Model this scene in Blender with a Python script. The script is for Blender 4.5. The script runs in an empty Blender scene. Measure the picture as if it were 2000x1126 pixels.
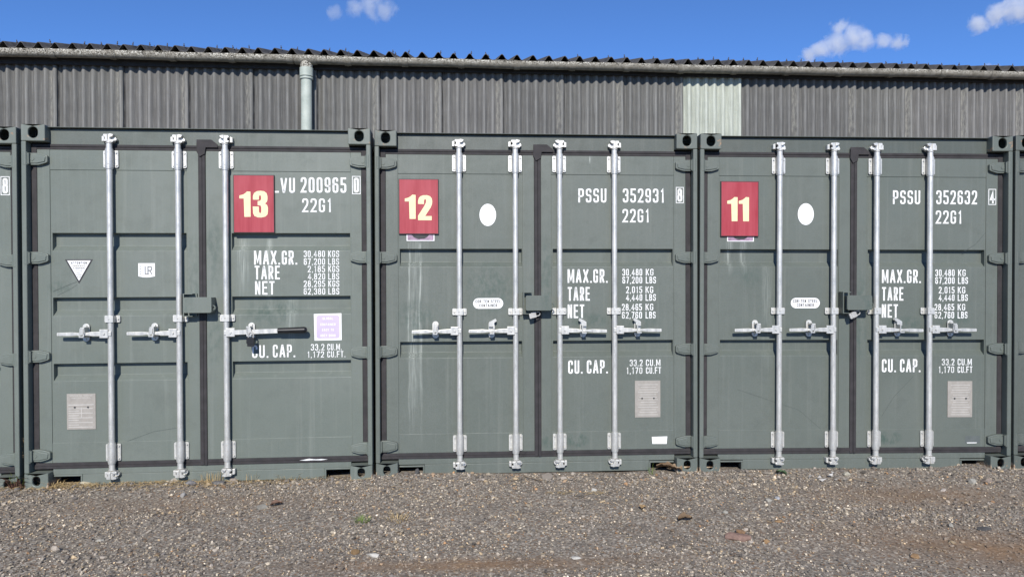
import bpy, bmesh, math, random
import numpy as np
from mathutils import Vector, Matrix
from mathutils.geometry import tessellate_polygon

random.seed(7)
rng = np.random.default_rng(11)
scn = bpy.context.scene
COL = scn.collection

# ------------------------------------------------------------------ camera, sky, sun, exposure
cam_d = bpy.data.cameras.new('camera')
cam = bpy.data.objects.new('camera', cam_d)
COL.objects.link(cam)
yaw, pitch, roll = 0.0600458, -0.0071655, -0.0020325
fw = Vector((math.sin(yaw)*math.cos(pitch), math.cos(yaw)*math.cos(pitch), math.sin(pitch)))
r0 = Vector((math.cos(yaw), -math.sin(yaw), 0))
u0 = r0.cross(fw)
rr = r0*math.cos(roll) + u0*math.sin(roll)
uu = -r0*math.sin(roll) + u0*math.cos(roll)
mw = Matrix((rr, uu, -fw)).transposed().to_4x4()
mw.translation = (0.69345, -5.33509, 1.45619)
cam.matrix_world = mw
cam_d.sensor_width = 36.0
cam_d.lens = 36.0*1400/2000
cam_d.clip_start = 0.05
cam_d.clip_end = 20000
scn.camera = cam

SUN_EL = math.radians(32.0)
SUN_AZ = 0.096          # the light travels towards (sin, cos) of this, away from the viewer
world = bpy.data.worlds.new('World')
scn.world = world
world.use_nodes = True
wn = world.node_tree.nodes
wl = world.node_tree.links
wn.clear()
sky = wn.new('ShaderNodeTexSky')
sky.sky_type = 'NISHITA'
sky.sun_disc = False
sky.sun_elevation = SUN_EL
sky.sun_rotation = math.pi + SUN_AZ
sky.altitude = 4300
sky.air_density = 1.05
sky.dust_density = 0.0
sky.ozone_density = 10.0
bg = wn.new('ShaderNodeBackground')
bg.inputs['Strength'].default_value = 0.135
wo = wn.new('ShaderNodeOutputWorld')
wl.new(sky.outputs[0], bg.inputs[0])
wl.new(bg.outputs[0], wo.inputs[0])

sun_d = bpy.data.lights.new('sun', 'SUN')
sun_d.energy = 4.2
sun_d.angle = math.radians(0.5)
sun_d.color = (1.0, 0.955, 0.89)
sun = bpy.data.objects.new('sun', sun_d)
COL.objects.link(sun)
light_dir = Vector((math.sin(SUN_AZ)*math.cos(SUN_EL), math.cos(SUN_AZ)*math.cos(SUN_EL), -math.sin(SUN_EL)))
sun.rotation_euler = light_dir.to_track_quat('-Z', 'Y').to_euler()
sun.location = (-3, -30, 22)

scn.view_settings.view_transform = 'Standard'
scn.view_settings.look = 'None'
scn.view_settings.exposure = 0.40
scn.view_settings.gamma = 1.0
scn.render.engine = 'CYCLES'
scn.cycles.max_bounces = 8
scn.cycles.volume_bounces = 6
scn.cycles.use_denoising = True

# ------------------------------------------------------------------ node helpers
class NT:
    def __init__(s, name):
        s.m = bpy.data.materials.new(name)
        s.m.use_nodes = True
        s.n = s.m.node_tree.nodes
        s.l = s.m.node_tree.links
        s.bsdf = s.n['Principled BSDF']
        s.out = s.n['Material Output']
        s._tc = None
    def node(s, t, **kw):
        n = s.n.new(t)
        for k, v in kw.items():
            setattr(n, k, v)
        return n
    def put(s, sock, v):
        if hasattr(v, 'is_output') or isinstance(v, bpy.types.NodeSocket):
            s.l.new(v, sock)
        elif isinstance(v, (tuple, list)) and len(v) == 3 and sock.type == 'RGBA':
            sock.default_value = (*v, 1)
        else:
            sock.default_value = v
    def obj(s):
        if not s._tc:
            s._tc = s.node('ShaderNodeTexCoord')
        return s._tc.outputs['Object']
    def scaled(s, sc, off=(0, 0, 0), src=None):
        m = s.node('ShaderNodeMapping')
        s.l.new(src or s.obj(), m.inputs[0])
        m.inputs['Scale'].default_value = sc if isinstance(sc, tuple) else (sc,)*3
        m.inputs['Location'].default_value = off
        return m.outputs[0]
    def noise(s, sc=1.0, detail=4, rough=0.55, off=(0, 0, 0), dist=0.0):
        n = s.node('ShaderNodeTexNoise')
        s.l.new(s.scaled(sc, off), n.inputs['Vector'])
        n.inputs['Scale'].default_value = 1
        n.inputs['Detail'].default_value = detail
        n.inputs['Roughness'].default_value = rough
        n.inputs['Distortion'].default_value = dist
        return n.outputs[0]
    def voronoi(s, sc, feature='F1', out='Distance', rand=1.0):
        n = s.node('ShaderNodeTexVoronoi', feature=feature)
        s.l.new(s.scaled(sc), n.inputs['Vector'])
        n.inputs['Scale'].default_value = 1
        n.inputs['Randomness'].default_value = rand
        return n.outputs[out]
    def ramp(s, v, a, b, lo=0.0, hi=1.0):
        n = s.node('ShaderNodeMapRange')
        s.put(n.inputs[0], v)
        n.inputs[1].default_value = a
        n.inputs[2].default_value = b
        n.inputs[3].default_value = lo
        n.inputs[4].default_value = hi
        return n.outputs[0]
    def math(s, op, a, b=0.0):
        n = s.node('ShaderNodeMath', operation=op)
        s.put(n.inputs[0], a)
        s.put(n.inputs[1], b)
        return n.outputs[0]
    def mix(s, f, a, b, blend='MIX'):
        n = s.node('ShaderNodeMix', data_type='RGBA', blend_type=blend)
        s.put(n.inputs[0], f)
        s.put(n.inputs[6], a)
        s.put(n.inputs[7], b)
        return n.outputs[2]
    def xyz(s):
        n = s.node('ShaderNodeSeparateXYZ')
        s.l.new(s.obj(), n.inputs[0])
        return n.outputs
    def bump(s, h, strength=0.3, dist=0.01, prev=None):
        n = s.node('ShaderNodeBump')
        n.inputs['Strength'].default_value = strength
        n.inputs['Distance'].default_value = dist
        s.l.new(h, n.inputs['Height'])
        if prev:
            s.l.new(prev, n.inputs['Normal'])
        s.l.new(n.outputs[0], s.bsdf.inputs['Normal'])
        return n.outputs[0]
    def set(s, color=None, rough=None, metal=None, spec=None):
        if color is not None: s.put(s.bsdf.inputs['Base Color'], color)
        if rough is not None: s.put(s.bsdf.inputs['Roughness'], rough)
        if metal is not None: s.put(s.bsdf.inputs['Metallic'], metal)
        if spec is not None: s.put(s.bsdf.inputs['Specular IOR Level'], spec)
        return s.m

def paint_material(name, seed, streaks=(), rust=0.0, tone=1.0, edge=False, smudges=()):
    """weathered dark green-grey container paint, with run-down streaks at container-local places"""
    t = NT(name)
    o = (seed*3.7, seed*1.3, seed*2.1)
    a = (0.115*tone, 0.135*tone, 0.114*tone)
    b = (0.135*tone, 0.154*tone, 0.132*tone)
    big = t.noise(1.1, 3, 0.5, o)
    c = t.mix(t.ramp(big, 0.35, 0.65), a, b)
    blot = t.noise(7.0, 5, 0.65, o)
    c = t.mix(t.ramp(blot, 0.5, 0.72, 0, 0.35), c, (0.074*tone, 0.089*tone, 0.076*tone))
    run = t.noise((26, 26, 0.8), 4, 0.6, o)
    c = t.mix(t.ramp(run, 0.54, 0.75, 0, 0.30), c, (0.22*tone, 0.235*tone, 0.205*tone))
    run2 = t.noise((45, 45, 2.2), 3, 0.6, (o[1], o[0], o[2]))
    c = t.mix(t.ramp(run2, 0.58, 0.78, 0, 0.22), c, (0.075, 0.10, 0.088))
    grain = t.noise(160, 2, 0.6, o)
    c = t.mix(t.ramp(grain, 0.35, 0.75, 0, 0.14), c, (0.24, 0.25, 0.24))
    chips = t.noise(34, 6, 0.7, o)
    c = t.mix(t.ramp(chips, 0.765, 0.79, 0, 0.55), c, (0.40, 0.41, 0.38))
    xs = t.xyz()
    for (lx, w, zt, zb, st) in streaks:
        wob = t.math('MULTIPLY', t.math('SUBTRACT', t.noise((6, 6, 5), 3, 0.6, (lx*9, 0, 0)), 0.5), w*1.6)
        d = t.math('ABSOLUTE', t.math('ADD', t.math('SUBTRACT', xs[0], lx), wob))
        mx = t.ramp(d, w, w*0.15, 0, 1)
        up = t.math('MULTIPLY', t.ramp(xs[2], zb, zb+(zt-zb)*0.5), t.ramp(xs[2], zt, zt-0.03))
        br = t.ramp(t.noise((120, 120, 3.5), 3, 0.7, (lx, 3, 1)), 0.38, 0.62)
        f = t.math('MULTIPLY', t.math('MULTIPLY', mx, up), t.math('MULTIPLY', br, st))
        c = t.mix(f, c, (0.52, 0.55, 0.50))
    for (lx, lz, rx, rz, st) in smudges:
        q1 = t.math('POWER', t.math('DIVIDE', t.math('SUBTRACT', xs[0], lx), rx), 2.0)
        q2 = t.math('POWER', t.math('DIVIDE', t.math('SUBTRACT', xs[2], lz), rz), 2.0)
        m = t.ramp(t.math('ADD', q1, q2), 1.0, 0.1)
        m = t.math('MULTIPLY', m, t.ramp(t.noise((26, 26, 14), 5, .7, (lx*7, lz*3, 1)), .42, .62))
        c = t.mix(t.math('MULTIPLY', m, st), c, (.045, .075, .060))
    if rust > 0:
        rn = t.noise(11, 6, 0.7, (seed, 8, 2))
        rm = t.ramp(rn, 0.66-0.12*rust, 0.70-0.12*rust, 0, 0.85)
        c = t.mix(rm, c, t.mix(t.noise(60, 3), (0.20, 0.10, 0.05), (0.38, 0.27, 0.17)))
    if edge:
        # paint rubbed off the bottom and side edges of the casting down to rust and pale primer
        wn_ = t.noise(26, 5, .7, (seed*5, 1, 2))
        ez = t.ramp(xs[2], .034, .006)
        ex = t.math('MULTIPLY', t.ramp(t.math('ABSOLUTE', xs[0]), .058, .078), t.ramp(xs[2], .09, .03))
        em = t.ramp(t.math('ADD', t.math('MULTIPLY', t.math('MAXIMUM', ez, ex), .5), wn_), .80, .92)
        c = t.mix(em, c, t.mix(t.ramp(t.noise(50, 4, .7), .4, .6), (.21, .11, .05), (.52, .45, .34)))
    t.set(c, t.ramp(blot, 0.3, 0.7, 0.42, 0.6), 0.0, 0.4)
    n1 = t.bump(t.noise(2.6, 2, 0.5, o), 0.5, 0.013)
    t.bump(grain, 0.06, 0.002, n1)
    return t.m

def galv_material(name, tone=1.0):
    t = NT(name)
    v = t.voronoi(90)
    n = t.noise((30, 30, 9), 4, 0.6)
    c = t.mix(t.ramp(n, 0.35, 0.7), (0.44*tone, 0.432*tone, 0.395*tone), (0.63*tone, 0.615*tone, 0.565*tone))
    c = t.mix(t.math('MULTIPLY', v, .35), c, (.70*tone, .70*tone, .67*tone))
    dirt = t.noise((60, 60, 14), 5, 0.7, (4, 1, 7))
    c = t.mix(t.ramp(dirt, 0.60, 0.72, 0, 0.55), c, (0.30, 0.29, 0.27))
    t.set(c, t.ramp(n, 0.3, 0.7, 0.36, 0.52), 0.48, 0.5)
    t.bump(t.noise(70, 3), 0.12, 0.003)
    return t.m

def plain(name, c1, c2, rough=0.6, sc=20, metal=0.0, bump=0.0, spec=0.4):
    t = NT(name)
    n = t.noise(sc, 4, 0.6)
    t.set(t.mix(t.ramp(n, 0.3, 0.7), c1, c2), rough, metal, spec)
    if bump:
        t.bump(t.noise(sc*3, 3), bump, 0.004)
    return t.m

M = {}
M['galv'] = galv_material('galvanised steel')
M['rubber'] = plain('door gasket rubber', (0.020, 0.0185, 0.019), (0.037, 0.033, 0.034), 0.75, 14, bump=0.1)
M['dark'] = plain('dark inside', (0.006, 0.006, 0.006), (0.012, 0.012, 0.012), 0.9)
M['black'] = plain('black plastic', (0.008, 0.008, 0.009), (0.016, 0.016, 0.017), 0.38)
def stencil_white():
    t = NT('worn white stencil paint')
    c = t.mix(t.ramp(t.noise(40, 4), .3, .7), (.62, .62, .60), (.78, .78, .76))
    c = t.mix(t.ramp(t.noise(75, 5, .75), .60, .66, 0, .8), c, (.20, .22, .19))
    c = t.mix(t.ramp(t.noise(6, 4, .7, (3, 1, 2)), .52, .7, 0, .4), c, (.40, .41, .38))
    return t.set(c, .6, 0, .3)
M['white_paint'] = stencil_white()
M['white_vinyl'] = plain('white vinyl', (0.76, 0.76, 0.74), (0.80, 0.80, 0.78), 0.45, 30)
M['dark_print'] = plain('dark print', (0.02, 0.02, 0.022), (0.05, 0.05, 0.05), 0.6)
M['grey_print'] = plain('grey print', (0.12, 0.13, 0.13), (0.2, 0.2, 0.2), 0.6)
M['cream'] = plain('cream numeral vinyl', (0.68, 0.62, 0.34), (0.74, 0.68, 0.40), 0.5, 12)
M['lilac'] = plain('faded lilac print', (0.44, 0.37, 0.56), (0.52, 0.44, 0.62), 0.5, 6)
M['pink'] = plain('faded pink card', (0.13, 0.10, 0.12), (0.42, 0.27, 0.38), 0.5, 22)
M['plate'] = plain('dull alloy plate', (0.27, 0.25, 0.22), (0.33, 0.305, 0.27), 0.5, 25)
M['plate_print'] = plain('plate etching', (0.42, 0.405, 0.37), (0.5, 0.48, 0.44), 0.6, 25)
M['brass'] = plain('brass body', (0.50, 0.36, 0.14), (0.60, 0.45, 0.2), 0.35, 25, 0.8)
M['steel'] = plain('dull steel', (0.34, 0.33, 0.31), (0.46, 0.45, 0.42), 0.45, 30, 0.15)

def sign_red():
    t = NT('faded red sign face')
    run = t.noise((38, 38, 1.6), 4, 0.6)
    c = t.mix(t.ramp(run, 0.35, 0.68), (0.28, 0.020, 0.033), (0.345, 0.042, 0.056))
    c = t.mix(t.ramp(t.noise((9, 9, 4), 3), 0.4, 0.7, 0, 0.35), c, (0.40, 0.080, 0.10))
    return t.set(c, 0.5, 0, 0.4)
M['sign_red'] = sign_red()
M['sign_edge'] = plain('dark sign edge', (0.02, 0.012, 0.014), (0.05, 0.03, 0.03), 0.5)

# ------------------------------------------------------------------ mesh helpers
class MB:
    def __init__(s):
        s.v = []
        s.f = []
        s.smooth = []
    def add(s, vs, fs, smooth=False):
        k = len(s.v)
        s.v += [tuple(x) for x in vs]
        s.f += [tuple(i+k for i in f) for f in fs]
        s.smooth += [smooth]*len(fs)
        return s
    def box(s, x0, x1, y0, y1, z0, z1):
        return s.add([(x0, y0, z0), (x1, y0, z0), (x1, y1, z0), (x0, y1, z0), (x0, y0, z1), (x1, y0, z1), (x1, y1, z1), (x0, y1, z1)],
                     [(0, 3, 2, 1), (4, 5, 6, 7), (0, 1, 5, 4), (1, 2, 6, 5), (2, 3, 7, 6), (3, 0, 4, 7)])
    def rod(s, p, q, r, r2=None, n=14, caps=True):
        p, q = Vector(p), Vector(q)
        r2 = r if r2 is None else r2
        d = (q-p).normalized()
        a = d.orthogonal().normalized()
        b = d.cross(a)
        vs = []
        for c, R in ((p, r), (q, r2)):
            for i in range(n):
                t = 2*math.pi*i/n
                vs.append(c + (a*math.cos(t) + b*math.sin(t))*R)
        s.add(vs, [(i, (i+1) % n, n+(i+1) % n, n+i) for i in range(n)], True)
        if caps:
            s.add(vs[:n], [tuple(reversed(range(n)))])
            s.add(vs[n:], [tuple(range(n))])
        return s
    def tube(s, pts, r, n=8):
        for a, b in zip(pts, pts[1:]):
            s.rod(a, b, r, n=n)
        return s
    def prism(s, poly, y0, y1):
        """poly: (x, z) outline facing the front (-y); extruded from y0 (front) to y1"""
        ar = sum(poly[i][0]*poly[(i+1) % len(poly)][1] - poly[(i+1) % len(poly)][0]*poly[i][1] for i in range(len(poly)))
        if ar < 0:
            poly = list(reversed(poly))
        n = len(poly)
        vs = [(x, y0, z) for x, z in poly] + [(x, y1, z) for x, z in poly]
        tri = tessellate_polygon([[Vector((x, z, 0)) for x, z in poly]])
        fs = []
        for t in tri:
            a = (poly[t[1]][0]-poly[t[0]][0])*(poly[t[2]][1]-poly[t[0]][1]) - (poly[t[2]][0]-poly[t[0]][0])*(poly[t[1]][1]-poly[t[0]][1])
            t = t if a > 0 else (t[0], t[2], t[1])
            fs.append(t)
            fs.append((t[0]+n, t[2]+n, t[1]+n))
        fs += [(i, i+n, (i+1) % n+n, (i+1) % n) for i in range(n)]
        return s.add(vs, fs)
    def sheet(s, poly, y):
        """flat (x, z) polygon at depth y, facing the front"""
        tri = tessellate_polygon([[Vector((x, z, 0)) for x, z in poly]])
        fs = []
        for t in tri:
            a = (poly[t[1]][0]-poly[t[0]][0])*(poly[t[2]][1]-poly[t[0]][1]) - (poly[t[2]][0]-poly[t[0]][0])*(poly[t[1]][1]-poly[t[0]][1])
            fs.append(t if a > 0 else (t[0], t[2], t[1]))
        return s.add([(x, y, z) for x, z in poly], fs)
    def ball(s, c, r, n=8, sq=(1, 1, 1)):
        vs, fs = [], []
        for j in range(n//2+1):
            ph = math.pi*j/(n//2)
            for i in range(n):
                th = 2*math.pi*i/n
                vs.append((c[0]+r*sq[0]*math.sin(ph)*math.cos(th), c[1]+r*sq[1]*math.sin(ph)*math.sin(th), c[2]+r*sq[2]*math.cos(ph)))
        for j in range(n//2):
            for i in range(n):
                fs.append((j*n+i, (j+1)*n+i, (j+1)*n+(i+1) % n, j*n+(i+1) % n))
        return s.add(vs, fs, True)
    def mesh(s, name, mat=None):
        me = bpy.data.meshes.new(name)
        me.from_pydata(s.v, [], s.f)
        me.polygons.foreach_set('use_smooth', s.smooth)
        if mat:
            me.materials.append(mat)
        me.update()
        return me
    def build(s, name, mat, parent=None, loc=None, bevel=0.0, seg=2):
        return link(name, s.mesh(name, mat), parent, loc, bevel, seg)

def link(name, me, parent=None, loc=None, bevel=0.0, seg=2):
    o = bpy.data.objects.new(name, me)
    COL.objects.link(o)
    if parent:
        o.parent = parent
    if loc:
        o.location = loc
    if bevel:
        b = o.modifiers.new('bevel', 'BEVEL')
        b.width = bevel
        b.segments = seg
        b.limit_method = 'ANGLE'
        b.angle_limit = math.radians(50)
        b.use_clamp_overlap = True
    return o

def tag(o, label=None, cat=None, group=None, kind=None):
    if label: o['label'] = label
    if cat: o['category'] = cat
    if group: o['group'] = group
    if kind: o['kind'] = kind
    return o

def empty(name, loc=(0, 0, 0), rot=(0, 0, 0)):
    o = bpy.data.objects.new(name, None)
    o.empty_display_size = 0.2
    COL.objects.link(o)
    o.location = loc
    o.rotation_euler = rot
    return o

def stadium(cx, cz, w, h, n=8):
    """rounded-end (x, z) outline"""
    r = min(w, h)/2
    pts = []
    for (sx, sz, a0) in ((1, 1, 0), (-1, 1, 90), (-1, -1, 180), (1, -1, 270)):
        for i in range(n+1):
            a = math.radians(a0 + 90*i/n)
            pts.append((cx + sx*(w/2-r) + r*math.cos(a), cz + sz*(h/2-r) + r*math.sin(a)))
    return pts

def roundrect(x0, x1, z0, z1, r, n=4):
    pts = []
    for (x, z, a0) in ((x1-r, z1-r, 0), (x0+r, z1-r, 90), (x0+r, z0+r, 180), (x1-r, z0+r, 270)):
        for i in range(n+1):
            a = math.radians(a0 + 90*i/n)
            pts.append((x + r*math.cos(a), z + r*math.sin(a)))
    return pts

def holed_plate(mb, outer, inner, y, flip=False):
    """flat plate with one hole, facing the front"""
    bm = bmesh.new()
    def loop(p):
        vs = [bm.verts.new((x, y, z)) for x, z in p]
        return [bm.edges.new((vs[i], vs[(i+1) % len(vs)])) for i in range(len(vs))]
    ed = loop(outer) + loop(inner)
    bmesh.ops.triangle_fill(bm, edges=ed, use_beauty=True, normal=(0, -1, 0))
    bm.normal_update()
    bm.verts.index_update()
    fs = []
    for f in bm.faces:
        idx = [v.index for v in f.verts]
        fs.append(tuple(idx if f.normal.y < 0 else reversed(idx)))
    mb.add([v.co[:] for v in bm.verts], fs)
    bm.free()

# ------------------------------------------------------------------ stroke lettering
G = {
 '0': [('c', (0, 0, 1), (0, 1, 1), (1, 1, 1), (1, 0, 1))],
 '1': [((.08, .80), (.62, 1), (.62, 0))],
 '2': [((0, .72), (0, 1, 1), (1, 1, 1), (1, .58, .7), (0, 0), (1, 0))],
 '3': [((0, .74), (0, 1, 1), (1, 1, 1), (1, .53, .6), (.4, .53)), ((.4, .53), (1, .53, .6), (1, 0, 1), (0, 0, 1), (0, .26))],
 '4': [((.72, 0), (.72, 1), (0, .27), (1.1, .27))],
 '5': [((.95, 1), (.05, 1), (.05, .58), (1, .58, 1), (1, 0, 1), (0, 0, 1), (0, .24))],
 '6': [((.95, .76), (.95, 1, 1), (0, 1, 1), (0, 0, 1), (1, 0, 1), (1, .57, 1), (0, .57))],
 '7': [((0, 1), (1, 1), (.35, 0))],
 '8': [('c', (.06, .54, .8), (.06, 1, 1), (.94, 1, 1), (.94, .54, .8)), ('c', (0, 0, 1), (0, .54, .8), (1, .54, .8), (1, 0, 1))],
 '9': [((.05, .24), (.05, 0, 1), (1, 0, 1), (1, 1, 1), (0, 1, 1), (0, .43, 1), (1, .43))],
 'A': [((0, 0), (.45, 1), (.55, 1), (1, 0)), ((.2, .28), (.8, .28))],
 'B': [((0, 0), (0, 1), (.92, 1, .8), (.92, .54, .6), (0, .54)), ((0, .54), (1, .54, .6), (1, 0, 1), (0, 0))],
 'C': [((1, .68), (1, 1, 1), (0, 1, 1), (0, 0, 1), (1, 0, 1), (1, .32))],
 'D': [('c', (0, 0), (0, 1), (1, 1, 1), (1, 0, 1))],
 'E': [((1, 1), (0, 1), (0, 0), (1, 0)), ((0, .52), (.85, .52))],
 'F': [((1, 1), (0, 1), (0, 0)), ((0, .5), (.85, .5))],
 'G': [((1, .70), (1, 1, 1), (0, 1, 1), (0, 0, 1), (1, 0, 1), (1, .46), (.55, .46))],
 'H': [((0, 0), (0, 1)), ((1, 0), (1, 1)), ((0, .5), (1, .5))],
 'I': [((.5, 0), (.5, 1))],
 'K': [((0, 0), (0, 1)), ((1, 1), (.08, .42)), ((.38, .58), (1, 0))],
 'L': [((0, 1), (0, 0), (1, 0))],
 'M': [((0, 0), (0, 1)), ((1, 0), (1, 1)), ((.06, 1), (.5, .14), (.94, 1))],
 'N': [((0, 0), (0, 1)), ((1, 0), (1, 1)), ((.04, 1), (.96, 0))],
 'P': [((0, 0), (0, 1), (1, 1, 1), (1, .44, 1), (0, .44))],
 'R': [((0, 0), (0, 1), (1, 1, 1), (1, .48, 1), (0, .48)), ((.45, .48), (1, 0))],
 'S': [((1, .74), (1, 1, 1), (0, 1, 1), (0, .52, .9), (1, .52, .9), (1, 0, 1), (0, 0, 1), (0, .26))],
 'T': [((0, 1), (1, 1)), ((.5, 1), (.5, 0))],
 'U': [((0, 1), (0, 0, 1), (1, 0, 1), (1, 1))],
 'V': [((0, 1), (.44, 0), (.56, 0), (1, 1))],
 'W': [((0, 1), (.25, 0), (.5, .75), (.75, 0), (1, 1))],
 'X': [((0, 0), (1, 1)), ((0, 1), (1, 0))],
 'Y': [((0, 1), (.5, .45), (1, 1)), ((.5, .45), (.5, 0))],
 '-': [((0, .5), (1, .5))],
}
G['O'] = G['0']
GW = {'M': .62, 'W': .66, 'I': .16, '1': .34, '.': .15, ',': .15, ' ': .26, '-': .3, '4': .5, 'T': .44, 'A': .52, 'V': .5, 'X': .5}

def ribbon(mb, pts, t, y, closed):
    n = len(pts)
    L, R = [], []
    for i in range(n):
        p = Vector(pts[i])
        a = Vector(pts[i-1]) if (closed or i > 0) else None
        b = Vector(pts[(i+1) % n]) if (closed or i < n-1) else None
        d1 = (p-a).normalized() if a is not None else None
        d2 = (b-p).normalized() if b is not None else None
        if d1 is None: d1 = d2
        if d2 is None: d2 = d1
        n1 = Vector((-d1.y, d1.x))
        n2 = Vector((-d2.y, d2.x))
        m = n1+n2
        if m.length < 1e-4: m = n1
        m.normalize()
        k = min(1/max(m.dot(n1), 0.3), 1.9)
        L.append(p + m*(t/2*k))
        R.append(p - m*(t/2*k))
    vs = [(q.x, y, q.y) for q in L] + [(q.x, y, q.y) for q in R]
    rng_ = range(n if closed else n-1)
    mb.add(vs, [(i+n, (i+1) % n+n, (i+1) % n, i) for i in rng_])

def rounded(pts, closed, rad):
    n = len(pts)
    out = []
    for i, p in enumerate(pts):
        r = p[2] if len(p) > 2 else 0
        P = Vector(p[:2])
        if r == 0 or (not closed and i in (0, n-1)):
            out.append(P)
            continue
        A, B = Vector(pts[i-1][:2]), Vector(pts[(i+1) % n][:2])
        dA, dB = (A-P), (B-P)
        d = min(rad*r, dA.length*0.5, dB.length*0.5)
        a, b = P + dA.normalized()*d, P + dB.normalized()*d
        for j in range(6):
            s = j/5
            out.append(a*(1-s)**2 + P*(2*s*(1-s)) + b*s**2)
    res = []
    for q in out:
        if not res or (q-res[-1]).length > 2e-4:
            res.append(q)
    if closed and (res[0]-res[-1]).length < 2e-4:
        res.pop()
    return res

def write(mb, text, x0, x1, z0, z1, y, thick=0.145, step=0.00012):
    """condensed stencil lettering filling the given box on the plane y"""
    h = z1-z0
    t = thick*h
    gap = .15
    tot = sum(GW.get(c, .44) for c in text) + gap*(len(text)-1)
    k = (x1-x0)/(tot*h)
    x = x0
    i = 0
    for c in text:
        w = GW.get(c, .44)*h*k
        if c == '.':
            mb.sheet([(x, z0), (x+max(w*.95, t), z0), (x+max(w*.95, t), z0+t*1.05), (x, z0+t*1.05)], y)
        elif c == ',':
            mb.sheet([(x, z0-t*.9), (x+t*.6, z0-t*.9), (x+t*1.2, z0+t), (x+t*.2, z0+t)], y)
        elif c in G:
            for st in G[c]:
                closed = st[0] == 'c'
                ps = st[1:] if closed else st
                q = [(x+t/2+p[0]*(w-t), z0+t/2+p[1]*(h-t)) + tuple(p[2:]) for p in ps]
                q = rounded(q, closed, (w-t)*.62)
                if not closed:
                    for e, f in ((0, 1), (-1, -2)):
                        dv = (q[e]-q[f]).normalized()
                        px, pz = q[e]
                        out = (dv.y < -.5 and pz < z0+t) or (dv.y > .5 and pz > z1-t) or (dv.x < -.9 and px < x+t) or (dv.x > .9 and px > x+w-t*1.01)
                        if out:
                            q[e] = q[e]+dv*(t*(.5 if min(abs(dv.x), abs(dv.y)) < .05 else .42))
                ribbon(mb, q, t, y - i*step, closed)
                i = (i+1) % 3
        x += w + gap*h*k
    return mb

# heavy condensed numerals for the red boards, outlines on a 0..1 high grid
NUM = {
 '1': [(352, 325), (352, 672), (265, 672), (258, 420), (198, 420), (198, 378), (250, 365), (280, 345), (305, 322)],
 '3': [(385, 435), (385, 385), (400, 345), (440, 318), (490, 312), (540, 318), (575, 345), (587, 390), (587, 430), (580, 460), (553, 488), (580, 507), (592, 540), (592, 595), (585, 640), (555, 668), (500, 681), (450, 678), (405, 660), (386, 620), (382, 530), (465, 530), (468, 600), (478, 620), (493, 618), (500, 595), (500, 540), (490, 515), (450, 510), (450, 455), (485, 450), (498, 430), (498, 390), (488, 374), (475, 376), (468, 395), (468, 435)],
 '2': [(384, 470), (384, 430), (395, 385), (420, 358), (460, 345), (510, 343), (555, 358), (580, 390), (587, 430), (583, 470), (565, 520), (484, 645), (578, 645), (578, 705), (384, 705), (384, 640), (470, 505), (495, 455), (500, 420), (490, 400), (475, 405), (468, 430), (468, 472)],
}

# ------------------------------------------------------------------ containers
W, H, L = 2.438, 2.591, 6.058
HW = W/2
LOC = [(-2.468+HW+0.0109, -0.03945, -0.00052, 0.02169, -0.00290),
       (HW-0.00058, 0.03907, 0.00278, 0.00252, -0.00076),
       (2.458+HW-0.01032, 0.00038, -0.00226, -0.02649, 0.00326)]

def casting_mesh(top):
    mb = MB()
    w, d, h = 0.162, 0.178, 0.118
    out = [(-w/2, 0), (w/2, 0), (w/2, h), (-w/2, h)]
    hole = stadium(0, h/2+(0.002 if top else 0.004), 0.066 if top else 0.052, 0.080 if top else 0.068, 6)
    holed_plate(mb, out, hole, 0)
    n = len(hole)
    vs = [(x, 0, z) for x, z in hole] + [(x, 0.016, z) for x, z in hole]
    mb.add(vs, [(i, (i+1) % n, (i+1) % n+n, i+n) for i in range(n)])
    mb.add([(-w/2, 0, 0), (w/2, 0, 0), (w/2, 0, h), (-w/2, 0, h), (-w/2, d, 0), (w/2, d, 0), (w/2, d, h), (-w/2, d, h)],
           [(1, 5, 6, 2), (4, 0, 3, 7), (3, 2, 6, 7), (0, 4, 5, 1), (5, 4, 7, 6)])
    return mb

def guide_mesh():
    """bearing bracket round a locking bar: two bolted flanges and a sleeve"""
    mb = MB()
    for s in (-1, 1):
        p = roundrect(0.022, 0.052, -0.062, 0.062, 0.010)
        mb.prism([(s*x, z) for x, z in p], 0.022, 0.031)
        for z in (-0.045, 0.045):
            mb.rod((s*.039, .022, z), (s*.039, .014, z), .0075, .006, n=8)
        mb.rod((s*.036, .022, 0), (s*.036, .0185, 0), .004, n=6)
    mb.rod((0, 0, -.066), (0, 0, .066), .0275, n=18)
    mb.rod((0, 0, -.076), (0, 0, -.066), .0255, n=18)
    mb.rod((0, 0, .066), (0, 0, .074), .0245, n=18)
    for z in (-.042, .042):
        mb.ball((0.003, -.027, z), .0042, 6)
    return mb

def clamp_mesh():
    mb = MB()
    for s in (-1, 1):
        p = roundrect(0.02, 0.054, -0.025, 0.025, 0.008)
        mb.prism([(s*x, z) for x, z in p], 0.024, 0.031)
        mb.rod((s*.040, .024, 0), (s*.040, .017, 0), .008, .0065, n=8)
    mb.box(-.026, .026, -.025, .024, -.0235, .0235)
    mb.ball((-.004, -.025, 0.001), .006, 6)
    return mb

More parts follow.
